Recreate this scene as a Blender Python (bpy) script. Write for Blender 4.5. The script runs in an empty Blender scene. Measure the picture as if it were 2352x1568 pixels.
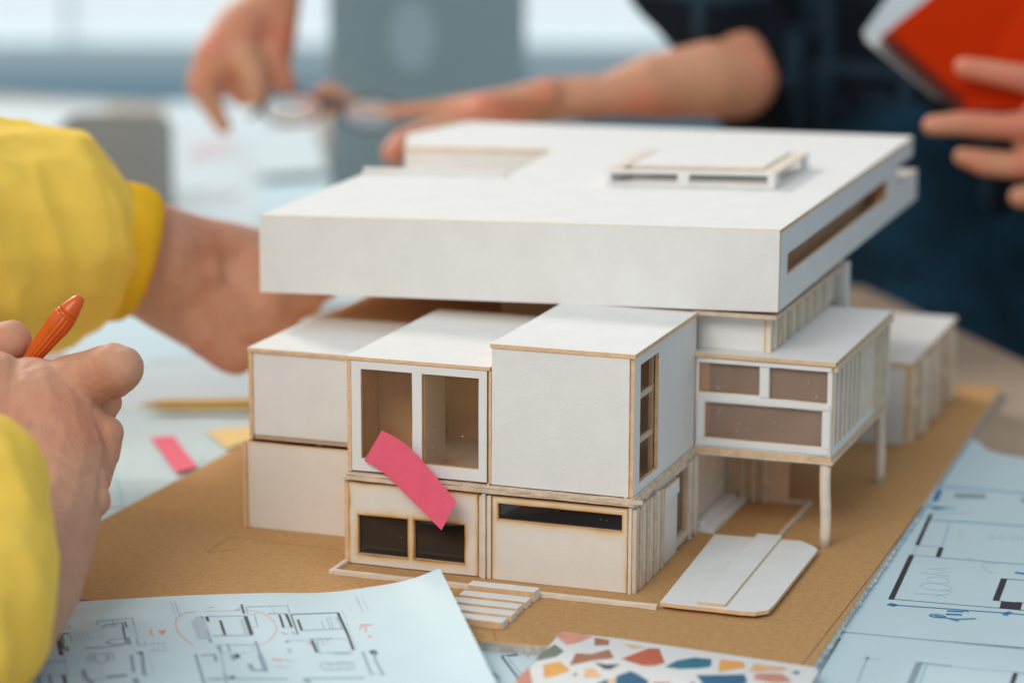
import bpy, bmesh, math, random
from mathutils import Vector, Matrix, noise
from mathutils.bvhtree import BVHTree
random.seed(7)
S = bpy.context.scene
COL = S.collection
CM = 0.01
V3 = Vector

# ---------------------------------------------------------------- camera
CAMP = V3((47.259, -109.979, 36.103))
CROT = (1.3620717, -0.0033982, 0.3411658)
F_PX, PW, PH = 6000.2, 2352.0, 1568.0
cd = bpy.data.cameras.new('camera'); cam = bpy.data.objects.new('camera', cd); COL.objects.link(cam)
cam.location = CAMP * CM; cam.rotation_euler = CROT
cd.sensor_width = 36; cd.lens = F_PX / PW * 36; cd.clip_start = 0.02; cd.clip_end = 60
cd.dof.use_dof = True; cd.dof.focus_distance = 1.20; cd.dof.aperture_fstop = 4.3; cd.dof.aperture_blades = 0
S.camera = cam

# ---------------------------------------------------------------- world, lamps, exposure
w = bpy.data.worlds.new('World'); S.world = w; w.use_nodes = True
wn = w.node_tree.nodes; wl = w.node_tree.links
bg = wn['Background']
tc = wn.new('ShaderNodeTexCoord'); sx = wn.new('ShaderNodeSeparateXYZ'); rp = wn.new('ShaderNodeValToRGB')
mp = wn.new('ShaderNodeMapRange'); mp.inputs[1].default_value = -1; mp.inputs[2].default_value = 1
wl.new(tc.outputs['Generated'], sx.inputs[0]); wl.new(sx.outputs[0], mp.inputs[0]); wl.new(mp.outputs[0], rp.inputs[0])
rp.color_ramp.elements[0].color = (.90, .89, .89, 1); rp.color_ramp.elements[1].color = (.27, .40, .50, 1)
wl.new(rp.outputs[0], bg.inputs['Color']); bg.inputs['Strength'].default_value = 0.92

def area(name, loc, target, size, power, col):
    ld = bpy.data.lights.new(name, 'AREA'); ld.shape = 'RECTANGLE'; ld.size, ld.size_y = size[0]*CM, size[1]*CM
    ld.energy = power; ld.color = col
    o = bpy.data.objects.new(name, ld); COL.objects.link(o); o.location = V3(loc)*CM
    o.rotation_euler = (V3(target)-V3(loc)).to_track_quat('-Z', 'Y').to_euler()
    return o
area('window_light', (-336, 272, 280), (0, 0, 5), (88, 88), 126, (1.0, .93, .84))
area('front_fill', (-12, -228, 190), (5, 5, 8), (145, 105), 37, (1.0, .955, .885))  # soft fill added on the camera side to lighten tops and fronts
vs = S.view_settings; vs.view_transform = 'Standard'; vs.look = 'None'; vs.exposure = 0; vs.gamma = 1
S.render.engine = 'CYCLES'

# ---------------------------------------------------------------- geometry helpers
RM = Matrix.Identity(3)
from mathutils import Euler
RM = Euler(CROT).to_matrix()
def ray(u, v): return RM @ V3(((u-PW/2)/F_PX, (PH/2-v)/F_PX, -1))
def at(u, v, d): return CAMP + ray(u, v)*d                       # point at a real distance (cm)
def on(u, v, z=None, y=None, x=None):                            # point on a real plane (cm)
    r = ray(u, v)
    if z is not None: t = (z-CAMP.z)/r.z
    elif y is not None: t = (y-CAMP.y)/r.y
    else: t = (x-CAMP.x)/r.x
    return CAMP + r*t
def crop(x0, y0, s): return lambda zx, zy: ((x0+zx*s)/1.06633, (y0+zy*s)/1.06633)

def thing(name, label, cat, loc=(0, 0, 0), group=None):
    o = bpy.data.objects.new(name, None); COL.objects.link(o); o.location = V3(loc)*CM
    o.empty_display_size = .02
    o['label'] = label; o['category'] = cat
    if group: o['group'] = group
    return o
def tag(o, label, cat, group=None):
    o['label'] = label; o['category'] = cat
    if group: o['group'] = group
    return o
def base_of(o):
    while o.parent: o = o.parent
    return o.location
def link(name, me, parent=None, origin=None):
    """verts of me are in world cm; link as one object"""
    off = base_of(parent)/CM if parent else V3(origin) if origin else V3((0, 0, 0))
    me.transform(Matrix.Translation(-off)); me.transform(Matrix.Scale(CM, 4))
    o = bpy.data.objects.new(name, me); COL.objects.link(o)
    if parent: o.parent = parent
    elif origin: o.location = V3(origin)*CM
    return o
def mesh(name, verts, faces, mats, midx=None, smooth=False, attr=None):
    me = bpy.data.meshes.new(name); me.from_pydata([tuple(v) for v in verts], [], faces)
    for m in mats: me.materials.append(m)
    if midx: me.polygons.foreach_set('material_index', midx)
    if smooth: me.polygons.foreach_set('use_smooth', [True]*len(me.polygons))
    if attr:
        a = me.attributes.new('burn', 'FLOAT', 'POINT'); a.data.foreach_set('value', attr)
    me.update(); return me
def slab_xf(p):
    return V3((p[0], p[1], p[2] + .031*(p[0]-18.06) + .0145*(p[1]-10.3)))

class MB:
    def __init__(s): s.v = []; s.f = []; s.m = []
    def box(s, x0, x1, y0, y1, z0, z1, m=0, xf=None):
        n = len(s.v)
        for z in (z0, z1):
            for x, y in ((x0, y0), (x1, y0), (x1, y1), (x0, y1)):
                p = V3((x, y, z)); s.v.append(xf(p) if xf else p)
        for f in ((0, 3, 2, 1), (4, 5, 6, 7), (0, 1, 5, 4), (1, 2, 6, 5), (2, 3, 7, 6), (3, 0, 4, 7)):
            s.f.append([n+i for i in f]); s.m.append(m)
        return s
    def wbox(s, x0, x1, y0, y1, z0, z1, m=0, amp=.02, step=.8, xf=None):
        """box whose long direction wavers a little, like hand-cut strip"""
        L = (x1-x0, y1-y0, z1-z0); k = L.index(max(L)); nseg = max(2, int(L[k]/step)); n = len(s.v)
        sd = random.random()*99
        for i in range(nseg+1):
            t = i/nseg
            for c in range(4):
                q = [x0, y0, z0]
                a, b = [j for j in range(3) if j != k]
                q[k] = (x0, y0, z0)[k] + t*L[k]
                if c in (1, 2): q[a] += L[a]
                if c in (2, 3): q[b] += L[b]
                nn = noise.noise_vector(V3((sd+t*L[k]*1.3, c*2.7, sd)))
                q[a] += nn[0]*amp; q[b] += nn[1]*amp
                p = V3(q); s.v.append(xf(p) if xf else p)
        flip = k == 1
        for i in range(nseg):
            for c in range(4):
                a = n+i*4+c; b = n+i*4+(c+1) % 4
                s.f.append([a, b, b+4, a+4] if flip else [b, a, a+4, b+4]); s.m.append(m)
        e = [n, n+1, n+2, n+3]; g = [n+nseg*4+i for i in range(4)]
        s.f.append(e); s.f.append(g[::-1]); s.m += [m, m]
        return s
    def build(s, name, mats, parent=None, bevel=.015, origin=None):
        if not isinstance(mats, (list, tuple)): mats = [mats]
        me = mesh(name, s.v, s.f, mats, s.m)
        bm = bmesh.new(); bm.from_mesh(me); bmesh.ops.recalc_face_normals(bm, faces=bm.faces)
        bm.to_mesh(me); bm.free()
        o = link(name, me, parent, origin)
        if bevel:
            b = o.modifiers.new('bevel', 'BEVEL'); b.width = bevel*CM; b.segments = 1; b.limit_method = 'ANGLE'
        return o

def panel(name, parent, O, U, V, w_, h_, t=.2, holes=(), mats=None, burn=0, step=1.2, xf=None, amp=.012, rimburn=None):
    """board of card: front face, back face and cut edges are different materials; holes are real openings"""
    O, U, V = V3(O), V3(U), V3(V); N = U.cross(V); N.normalize()
    def cuts(L, hs):
        c = {0.0, L}
        for a, b in hs: c.add(a); c.add(b)
        if burn:
            for e in list(c):
                for d in (.06, .13, .22, .34, .5):
                    for q in (e-d, e+d):
                        if 0 < q < L: c.add(q)
        c = sorted(c); out = [c[0]]
        for x in c[1:]:
            if x-out[-1] < 1e-4: continue
            n = max(1, int(math.ceil((x-out[-1])/(.35 if burn else step)))); a = out[-1]
            for i in range(1, n+1): out.append(a+(x-a)*i/n)
        return out
    us = cuts(w_, [(h[0], h[2]) for h in holes]); vs_ = cuts(h_, [(h[1], h[3]) for h in holes])
    nu, nv = len(us), len(vs_)
    sd = random.random()*50
    V_, A = [], []
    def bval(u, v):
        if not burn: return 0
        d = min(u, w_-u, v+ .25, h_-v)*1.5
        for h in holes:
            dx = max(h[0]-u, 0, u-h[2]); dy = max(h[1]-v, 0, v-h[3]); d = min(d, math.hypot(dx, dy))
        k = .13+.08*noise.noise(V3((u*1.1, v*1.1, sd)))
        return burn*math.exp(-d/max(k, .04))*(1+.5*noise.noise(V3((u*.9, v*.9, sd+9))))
    for side in (0, 1):
        for v in vs_:
            for u in us:
                nn = noise.noise_vector(V3((u*.8+sd, v*.8, sd*.3)))
                p = O+U*(u+nn[0]*amp)+V*(v+nn[1]*amp)+N*(nn[2]*amp*.6)
                if side: p = p-N*t
                V_.append(xf(p) if xf else p); A.append(max(0, bval(u, v)))
    def idx(i, j, s): return s*nu*nv+j*nu+i
    def inside(i, j):
        if i < 0 or j < 0 or i >= nu-1 or j >= nv-1: return False
        cu, cv = (us[i]+us[i+1])/2, (vs_[j]+vs_[j+1])/2
        return not any(h[0] < cu < h[2] and h[1] < cv < h[3] for h in holes)
    F, M = [], []
    for j in range(nv-1):
        for i in range(nu-1):
            if not inside(i, j): continue
            a, b, c, d = idx(i, j, 0), idx(i+1, j, 0), idx(i+1, j+1, 0), idx(i, j+1, 0)
            a2, b2, c2, d2 = [q+nu*nv for q in (a, b, c, d)]
            F.append([a, b, c, d]); M.append(0); F.append([d2, c2, b2, a2]); M.append(1)
            if not inside(i, j-1): F.append([a2, b2, b, a]); M.append(2)
            if not inside(i+1, j): F.append([b2, c2, c, b]); M.append(2)
            if not inside(i, j+1): F.append([c2, d2, d, c]); M.append(2)
            if not inside(i-1, j): F.append([d2, a2, a, d]); M.append(2)
    me = mesh(name, V_, F, mats or [M_white, M_inner, M_edge], M, attr=A)
    return link(name, me, parent)

def prism(name, parent, pts, t, mats, origin=None, midx=(0, 1, 2)):
    """flat plate from an outline of world points (top side), thickness t downwards"""
    n = len(pts); v = [V3(p) for p in pts]+[V3(p)-V3((0, 0, t)) for p in pts]
    F = [list(range(n)), list(range(2*n-1, n-1, -1))]; M = [midx[0], midx[1]]
    for i in range(n):
        j = (i+1) % n; F.append([i, i+n, j+n, j]); M.append(midx[2])
    me = mesh(name, v, F, mats, M)
    bm = bmesh.new(); bm.from_mesh(me); bmesh.ops.recalc_face_normals(bm, faces=bm.faces)
    bm.to_mesh(me); bm.free()
    return link(name, me, parent, origin)

def capsule(bm, p0, r0, p1, r1, seg=16, flat=None):
    p0, p1 = V3(p0), V3(p1); ax = p1-p0; L = ax.length
    if L < 1e-4: ax = V3((0, 0, 1)); L = 1e-3
    q = ax.to_track_quat('Z', 'Y'); rings = []
    for k in range(-6, 1): a = k/6*math.pi/2; rings.append((math.sin(a)*r0, math.cos(a)*r0))
    for k in range(1, 5): t = k/5; rings.append((t*L, r0+(r1-r0)*t))
    for k in range(0, 7): a = k/6*math.pi/2; rings.append((L+math.sin(a)*r1, math.cos(a)*r1))
    prev = None
    for z, r in rings:
        r = max(r, 1e-4)
        cur = [bm.verts.new(p0+q @ V3((math.cos(2*math.pi*i/seg)*r, math.sin(2*math.pi*i/seg)*r, z))) for i in range(seg)]
        if prev:
            for i in range(seg): bm.faces.new((prev[i], prev[(i+1) % seg], cur[(i+1) % seg], cur[i]))
        else: bm.faces.new(cur[::-1])
        prev = cur
    bm.faces.new(prev)
def chain(bm, pts):
    """pts: (u, v, depth_cm, radius_cm) -> joints of one limb"""
    P = [(at(u, v, d), r) for u, v, d, r in pts]
    for (a, ra), (b, rb) in zip(P, P[1:]): capsule(bm, a, ra, b, rb)
def organic(bm, voxel=.14, smooth=6, disp=None):
    """fuse overlapping volumes into one continuous skin"""
    me = bpy.data.meshes.new('t'); bmesh.ops.recalc_face_normals(bm, faces=bm.faces); bm.to_mesh(me); bm.free()
    o = bpy.data.objects.new('t', me); COL.objects.link(o)
    r = o.modifiers.new('r', 'REMESH'); r.mode = 'VOXEL'; r.voxel_size = voxel
    s = o.modifiers.new('s', 'SMOOTH'); s.factor = .5; s.iterations = smooth
    dg = bpy.context.evaluated_depsgraph_get(); dg.update()
    m2 = bpy.data.meshes.new_from_object(o.evaluated_get(dg), depsgraph=dg)
    bpy.data.objects.remove(o); bpy.data.meshes.remove(me)
    if disp:
        ns = [v.normal.copy() for v in m2.vertices]
        for v, n in zip(m2.vertices, ns): v.co += n*disp(v.co)
    m2.polygons.foreach_set('use_smooth', [True]*len(m2.polygons)); m2.update()
    return m2
def join_meshes(ms):
    bm = bmesh.new()
    for m in ms: bm.from_mesh(m)
    me = bpy.data.meshes.new('j'); bm.to_mesh(me); bm.free()
    me.polygons.foreach_set('use_smooth', [True]*len(me.polygons)); return me

# ---------------------------------------------------------------- materials
def mat(name, col, rough=.6, var=0, vscale=40, bump=0, bscale=300, burn=None, sss=0, spec=.5, metal=0, fibre=None, stretch=None):
    m = bpy.data.materials.new(name); m.use_nodes = True; N = m.node_tree.nodes; L = m.node_tree.links
    b = N['Principled BSDF']; b.inputs['Roughness'].default_value = rough; b.inputs['Metallic'].default_value = metal
    b.inputs['Specular IOR Level'].default_value = spec
    b.inputs['Base Color'].default_value = (*col, 1)
    tc = N.new('ShaderNodeTexCoord'); src = tc.outputs['Object']
    if stretch:
        mpn = N.new('ShaderNodeMapping'); mpn.inputs['Scale'].default_value = stretch; L.new(src, mpn.inputs[0]); src = mpn.outputs[0]
    cur = None
    if var:
        n = N.new('ShaderNodeTexNoise'); n.inputs['Scale'].default_value = vscale; n.inputs['Detail'].default_value = 6
        n.inputs['Roughness'].default_value = .65; L.new(src, n.inputs['Vector'])
        mr = N.new('ShaderNodeMapRange'); mr.inputs[1].default_value = .3; mr.inputs[2].default_value = .7
        mr.inputs[3].default_value = 1-var; mr.inputs[4].default_value = 1+var; L.new(n.outputs['Fac'], mr.inputs[0])
        mx = N.new('ShaderNodeVectorMath'); mx.operation = 'SCALE'; mx.inputs[0].default_value = col
        L.new(mr.outputs[0], mx.inputs['Scale']); cur = mx.outputs[0]
    if fibre:
        fs, fcol, lo, hi = fibre
        n = N.new('ShaderNodeTexNoise'); n.inputs['Scale'].default_value = fs; n.inputs['Detail'].default_value = 3; L.new(src, n.inputs['Vector'])
        mr = N.new('ShaderNodeMapRange'); mr.inputs[1].default_value = lo; mr.inputs[2].default_value = hi; L.new(n.outputs['Fac'], mr.inputs[0])
        mx = N.new('ShaderNodeMix'); mx.data_type = 'RGBA'; L.new(mr.outputs[0], mx.inputs['Factor'])
        if cur: L.new(cur, mx.inputs['A'])
        else: mx.inputs['A'].default_value = (*col, 1)
        mx.inputs['B'].default_value = (*fcol, 1); cur = mx.outputs['Result']
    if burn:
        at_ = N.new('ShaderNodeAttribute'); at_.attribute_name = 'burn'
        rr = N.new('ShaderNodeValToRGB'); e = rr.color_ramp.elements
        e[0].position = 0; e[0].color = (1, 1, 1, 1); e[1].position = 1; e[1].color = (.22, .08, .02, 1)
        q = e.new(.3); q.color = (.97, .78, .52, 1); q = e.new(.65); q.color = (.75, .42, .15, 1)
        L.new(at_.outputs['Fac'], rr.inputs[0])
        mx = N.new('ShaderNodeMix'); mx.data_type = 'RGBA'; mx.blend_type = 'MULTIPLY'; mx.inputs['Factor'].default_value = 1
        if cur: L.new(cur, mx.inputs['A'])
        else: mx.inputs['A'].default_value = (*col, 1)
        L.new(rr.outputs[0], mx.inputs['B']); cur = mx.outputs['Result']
    if cur: L.new(cur, b.inputs['Base Color'])
    if sss:
        b.inputs['Subsurface Weight'].default_value = sss; b.inputs['Subsurface Radius'].default_value = (1, .35, .18); b.inputs['Subsurface Scale'].default_value = .004
    if bump:
        n = N.new('ShaderNodeTexNoise'); n.inputs['Scale'].default_value = bscale; n.inputs['Detail'].default_value = 5; L.new(src, n.inputs['Vector'])
        bp = N.new('ShaderNodeBump'); bp.inputs['Strength'].default_value = bump; bp.inputs['Distance'].default_value = .0006
        L.new(n.outputs['Fac'], bp.inputs['Height']); L.new(bp.outputs[0], b.inputs['Normal'])
    return m
M_white = mat('white_card', (.81, .80, .775), .75, var=.03, vscale=60, bump=.35, bscale=900, spec=.25)
M_cream = mat('cream_card', (.82, .76, .69), .8, var=.03, vscale=60, bump=.22, bscale=1100, burn=1, spec=.2)
M_inner = mat('inner_card', (.82, .56, .36), .85, var=.1, vscale=70, bump=.3, bscale=700, spec=.1)
M_edge = mat('card_edge', (.78, .52, .30), .85, var=.16, vscale=250, bump=.4, bscale=900, spec=.1)
M_ply = mat('wood_ply', (.70, .56, .42), .8, var=.16, vscale=160, bump=.8, bscale=500, spec=.15)
M_pale = mat('pale_wood', (.80, .69, .57), .75, var=.09, vscale=130, bump=.4, bscale=700, spec=.2)
M_kraft = mat('kraft_board', (.56, .32, .135), .8, var=.10, vscale=260, bump=.6, bscale=1100, spec=.15, fibre=(1100, (.38, .19, .065), .52, .8))
M_core = mat('grey_board_core', (.52, .48, .43), .9, var=.3, vscale=250, bump=1, bscale=400, spec=.1)
M_pencil = mat('pencil_line', (.16, .10, .06), .8)
M_paper = mat('blueprint_paper', (.57, .715, .765), .6, var=.03, vscale=20, spec=.3)
M_paper2 = mat('white_paper', (.60, .68, .71), .6, var=.03, vscale=20, spec=.3)
M_ink = mat('black_ink', (.025, .03, .04), .6)
M_ink2 = mat('soft_line_ink', (.26, .36, .42), .7)
M_ink3 = mat('blue_marker', (.0, .21, .42), .5)
M_ink4 = mat('orange_marker', (.85, .30, .13), .6)
M_ink5 = mat('tint_line_ink', (.27, .50, .62), .7)
M_inkf = mat('faint_pencil', (.44, .54, .59), .7)
M_pink = mat('pink_note', (.87, .125, .21), .65, var=.05, vscale=150, bump=.3, bscale=1500, spec=.3)
M_yel = mat('yellow_note', (.85, .62, .24), .7, var=.03, vscale=60)
M_skin = mat('skin', (.60, .31, .20), .58, var=.08, vscale=120, bump=.5, bscale=900, sss=.10, spec=.22, fibre=(26, (.62, .24, .15), .48, .78))
M_skin_red = mat('skin_rosy', (.64, .32, .19), .55, var=.10, vscale=45, bump=.2, bscale=380, sss=.10, spec=.35, fibre=(22, (.74, .25, .15), .45, .65))
M_sleeve = mat('yellow_fabric', (.99, .65, .10), .8, var=.05, vscale=25, bump=.3, bscale=800, spec=.2)
M_cuff = mat('yellow_rib', (.82, .47, .02), .85, var=.05, vscale=60, spec=.2)
M_navy = mat('navy_fabric', (.005, .009, .015), .85, spec=.15, fibre=(22, (.022, .045, .07), .58, .70))
N_ = M_navy.node_tree.nodes; L_ = M_navy.node_tree.links; b_ = N_['Principled BSDF']
old = b_.inputs['Base Color'].links[0].from_socket; tc_ = N_.new('ShaderNodeTexCoord'); cur_ = old
for dr in ('X', 'Z'):
    wv = N_.new('ShaderNodeTexWave'); wv.bands_direction = dr; wv.inputs['Scale'].default_value = 5; wv.inputs['Distortion'].default_value = 1.5; L_.new(tc_.outputs['Object'], wv.inputs[0])
    mr_ = N_.new('ShaderNodeMapRange'); mr_.inputs[1].default_value = .88; mr_.inputs[2].default_value = 1; mr_.inputs[4].default_value = .8; L_.new(wv.outputs['Fac'], mr_.inputs[0])
    mx_ = N_.new('ShaderNodeMix'); mx_.data_type = 'RGBA'; L_.new(mr_.outputs[0], mx_.inputs['Factor']); L_.new(cur_, mx_.inputs['A']); mx_.inputs['B'].default_value = (.026, .052, .075, 1); cur_ = mx_.outputs['Result']
L_.new(cur_, b_.inputs['Base Color'])
M_jean = mat('denim', (.006, .022, .038), .9, spec=.15, fibre=(10, (.010, .045, .08), .5, .66))
M_orange = mat('orange_plastic', (.66, .105, .006), .32, spec=.5, var=.03)
M_red = mat('red_cover', (.56, .03, .002), .8, var=.04, vscale=20, spec=.05)
M_wire = mat('dark_wire', (.06, .05, .045), .35, metal=.6)
M_gray = mat('laptop_shell', (.47, .63, .655), .5)
M_logo = mat('pale_emblem', (.68, .84, .92), .4)
M_chair = mat('chair_grey', (.30, .32, .315), .7, var=.05, vscale=12)
M_table = mat('table_wood', (.42, .32, .235), .55, var=.1, vscale=14, bump=.1, stretch=(1, 6, 1))
M_floor = mat('floor_dark', (.10, .10, .10), .8)
M_wall = mat('wall_blue', (.24, .46, .58), .9, var=.06, vscale=2)
M_rim = mat('glasses_rim', (.07, .07, .075), .35, metal=.3)

def emat(name, col, s):
    m = bpy.data.materials.new(name); m.use_nodes = True; b = m.node_tree.nodes['Principled BSDF']
    b.inputs['Base Color'].default_value = (.3, .35, .38, 1)
    b.inputs['Emission Color'].default_value = (*col, 1); b.inputs['Emission Strength'].default_value = s; return m
M_day = emat('daylight_pane', (.70, .79, .815), .9)
M_day2 = emat('daylight_pane_blue', (.42, .60, .68), .8)
def gmat(name, tint, mix, rough=.03, film=None):
    m = bpy.data.materials.new(name); m.use_nodes = True; N = m.node_tree.nodes; L = m.node_tree.links
    N.remove(N['Principled BSDF']); out = N['Material Output']
    t = N.new('ShaderNodeBsdfTransparent'); t.inputs[0].default_value = (*tint, 1)
    g = N.new('ShaderNodeBsdfGlossy'); g.inputs['Roughness'].default_value = rough; g.inputs['Color'].default_value = (.9, .9, .9, 1)
    mx = N.new('ShaderNodeMixShader'); mx.inputs[0].default_value = mix
    L.new(t.outputs[0], mx.inputs[1]); L.new(g.outputs[0], mx.inputs[2]); last = mx
    if film:
        d = N.new('ShaderNodeBsdfDiffuse'); d.inputs[0].default_value = (*film[0], 1); m2 = N.new('ShaderNodeMixShader'); m2.inputs[0].default_value = film[1]
        L.new(mx.outputs[0], m2.inputs[1]); L.new(d.outputs[0], m2.inputs[2]); last = m2
    tc = N.new('ShaderNodeTexCoord'); vo = N.new('ShaderNodeTexVoronoi'); vo.inputs['Scale'].default_value = 330; L.new(tc.outputs['Object'], vo.inputs['Vector'])
    ns = N.new('ShaderNodeTexNoise'); ns.inputs['Scale'].default_value = 90; L.new(tc.outputs['Object'], ns.inputs['Vector'])
    th = N.new('ShaderNodeMapRange'); th.inputs[1].default_value = .5; th.inputs[2].default_value = .7; th.inputs[3].default_value = 0; th.inputs[4].default_value = .13; L.new(ns.outputs['Fac'], th.inputs[0])
    lt = N.new('ShaderNodeMath'); lt.operation = 'LESS_THAN'; L.new(vo.outputs['Distance'], lt.inputs[0]); L.new(th.outputs[0], lt.inputs[1])
    ml = N.new('ShaderNodeMath'); ml.operation = 'MULTIPLY'; ml.inputs[1].default_value = .6; L.new(lt.outputs[0], ml.inputs[0])
    dd = N.new('ShaderNodeBsdfDiffuse'); dd.inputs[0].default_value = (.8, .78, .74, 1); m3 = N.new('ShaderNodeMixShader')
    L.new(ml.outputs[0], m3.inputs[0]); L.new(last.outputs[0], m3.inputs[1]); L.new(dd.outputs[0], m3.inputs[2]); L.new(m3.outputs[0], out.inputs[0]); return m
M_glass = gmat('clear_acetate', (.97, .92, .86), .04, film=((.60, .40, .25), .07))
M_smoke = gmat('smoked_acetate', (.30, .26, .24), .10, film=((.05, .042, .04), .45))
M_brown = gmat('brown_acetate', (.85, .74, .66), .05, .1, film=((.62, .47, .37), .30))

# ---------------------------------------------------------------- setting: table, floor, wall, window
TZ = -.46
tb = [(5.64+.573*200, 83.6-.82*200), (23.1+14, 58.5-20), (23.1, 58.5), (5.64, 83.6), (-14, 112), (-50, 163.5), (-175, 165), (-150, -75), (20, -75)]
tbl = [(x, y, TZ) for x, y in [(-175, 168), (-175, -75), (134.4, -75), (120, -80), (23.1, 58.5), (5.64, 83.6), (-50, 163.5)]]
tbl = [(x, y, TZ) for x, y in [(-175, 166), (-175, -75), (116.5, -75), (23.1, 58.5), (5.64, 83.6), (-52, 166)]]
t = thing('table', 'grey-brown wooden table top under the model, bare at the right edge', 'table', (0, 40, -76))
prism('tabletop', t, tbl, 3, [M_table, M_table, M_table])
for (x, y) in ((-165, 155), (-165, -65), (95, -60), (-55, 150)):
    MB().box(x, x+6, y, y+6, -75.9, TZ-3.02).build('leg', M_table, t)
fl = link('floor', mesh('floor', [(-900, -500, -76), (700, -500, -76), (700, 900, -76), (-900, 900, -76)], [[0, 1, 2, 3]], [M_floor])); fl['kind'] = 'structure'
# far wall stands square to the line of sight, about 5 m off
vd = V3((-math.sin(CROT[2]), math.cos(CROT[2]), 0)); vr = V3((vd.y, -vd.x, 0)); W0 = V3((CAMP.x, CAMP.y, 0))+vd*520
zs = lambda v: CAMP.z + ray(1176, v).z/ray(1176, v).to_2d().length*520
def wallquad(a, b, z0, z1, off=0, t=2):
    P = [W0+vr*x-vd*off for x in (a, b)]; v = []
    for q in (0, t):
        for p, z in ((P[0], z0), (P[1], z0), (P[1], z1), (P[0], z1)): v.append(p+vd*q+V3((0, 0, z)))
    return v, [[0, 1, 2, 3], [7, 6, 5, 4], [4, 5, 1, 0], [5, 6, 2, 1], [6, 7, 3, 2], [7, 4, 0, 3]]
v_, f_ = wallquad(-420, 420, -76, 170, 0, 6)
wa = link('wall', mesh('wall', v_, f_, [M_wall])); wa['kind'] = 'structure'
zb = zs(95)
wi = thing('window', 'wide bright window glowing pale blue behind the table', 'window', W0+V3((0, 0, zb)))
k = 0
for a, b, m in ((-390, -88, M_day), (-86.6, 390, M_day)):
    v_, f_ = wallquad(a, b, zb, 150, 3, 2); link('pane', mesh('pane', v_, f_, [m]), wi)
fm = [];
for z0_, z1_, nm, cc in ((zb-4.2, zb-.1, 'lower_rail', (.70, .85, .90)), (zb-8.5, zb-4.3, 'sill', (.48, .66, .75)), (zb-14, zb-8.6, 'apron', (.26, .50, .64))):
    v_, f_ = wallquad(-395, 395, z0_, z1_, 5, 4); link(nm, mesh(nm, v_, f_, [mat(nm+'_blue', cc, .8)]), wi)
for a in (-88,):
    v_, f_ = wallquad(a+.05, a+1.35, zb, 150, 4, 3); link('mullion', mesh('mullion', v_, f_, [mat('mullion_pale', (.7, .8, .84), .8)]), wi)

# ---------------------------------------------------------------- paper sheets with drawings
def lerp_poly(P, n):
    P = [V3(p) for p in P]; L = [0]
    for a, b in zip(P, P[1:]): L.append(L[-1]+(b-a).length)
    out = []
    for i in range(n+1):
        s = L[-1]*i/n; k = 0
        while k < len(P)-2 and L[k+1] < s: k += 1
        d = L[k+1]-L[k] or 1; q = (s-L[k])/d
        # catmull for softness
        p0 = P[max(k-1, 0)]; p1 = P[k]; p2 = P[k+1]; p3 = P[min(k+2, len(P)-1)]
        out.append(.5*((2*p1)+(p2-p0)*q+(2*p0-5*p1+4*p2-p3)*q*q+(3*p1-p0-3*p2+p3)*q**3))
    return out
def sheet(name, top, bot, mats, ink=(), nu=24, nv=16, thick=.006, bow=None, parent=None, origin=None):
    """ruled sheet between two edge curves (world cm); ink = list of (points_px, width_cm, material index, closed)"""
    T, B = lerp_poly(top, nu), lerp_poly(bot, nu); v, f, m = [], [], []
    for j in range(nv+1):
        for i in range(nu+1):
            s = j/nv; p = T[i].lerp(B[i], s)
            if bow: p = p+bow(i/nu, s)
            v.append(p)
    n = (nu+1)*(nv+1)
    for j in range(nv):
        for i in range(nu):
            a = j*(nu+1)+i; f.append([a, a+nu+1, a+nu+2, a+1]); m.append(0)
    bv = BVHTree.FromPolygons(v, f)
    nt = len(f)
    up = (v[nu+1]-v[0]).cross(v[1]-v[0]).normalized()
    v2 = [p-up*thick for p in v]; v = v+v2
    for q in list(f[:nt]): f.append([n+i for i in q[::-1]]); m.append(0)
    bd = [i for i in range(nu+1)]+[j*(nu+1)+nu for j in range(1, nv+1)]+[nv*(nu+1)+i for i in range(nu-1, -1, -1)]+[j*(nu+1) for j in range(nv-1, 0, -1)]
    for a, b in zip(bd, bd[1:]+bd[:1]):
        k_ = len(v); v += [v[a], v[b], v[b+n], v[a+n]]; f.append([k_, k_+1, k_+2, k_+3]); m.append(0)
    sgn = 1 if up.dot(CAMP-T[0]) > 0 else -1
    for st in ink:
        pts, wd, mi = st[:3]
        P3 = []
        for a, b in zip(pts, pts[1:]):
            k = max(1, int(math.hypot(b[0]-a[0], b[1]-a[1])/25))
            for i in range(k): P3.append((a[0]+(b[0]-a[0])*i/k, a[1]+(b[1]-a[1])*i/k))
        P3.append(pts[-1]); H = []
        for (uu, vv) in P3:
            h = bv.ray_cast(CAMP, ray(uu, vv).normalized())
            if h[0] is None: H = H if len(H) > 1 else []; continue
            nn = h[1] if h[1].dot(CAMP-h[0]) > 0 else -h[1]
            H.append((h[0]+nn*.012, nn))
        if len(H) < 2: continue
        base = len(v)
        for i, (p, nn) in enumerate(H):
            a = H[max(i-1, 0)][0]; b = H[min(i+1, len(H)-1)][0]
            sd = nn.cross(b-a); sd = sd.normalized() if sd.length > 1e-6 else V3((1, 0, 0))
            v.append(p-sd*wd/2); v.append(p+sd*wd/2)
        for i in range(len(H)-1):
            a = base+2*i; f.append([a, a+1, a+3, a+2]); m.append(mi)
    me = mesh(name, v, f, mats, m, smooth=True)
    return link(name, me, parent, origin)
INKS = [M_ink, M_ink2, M_ink3, M_ink4, M_ink5, M_inkf]      # material index 1..6
cA, cB, cC, cD = crop(60, 1440, .2551), crop(500, 1440, .21259), crop(1150, 1520, .38265), crop(2100, 1180, .31385)
def strokes(c, lst): return [([c(x, y) for x, y in pts], wd, mi) for pts, wd, mi in lst]
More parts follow.
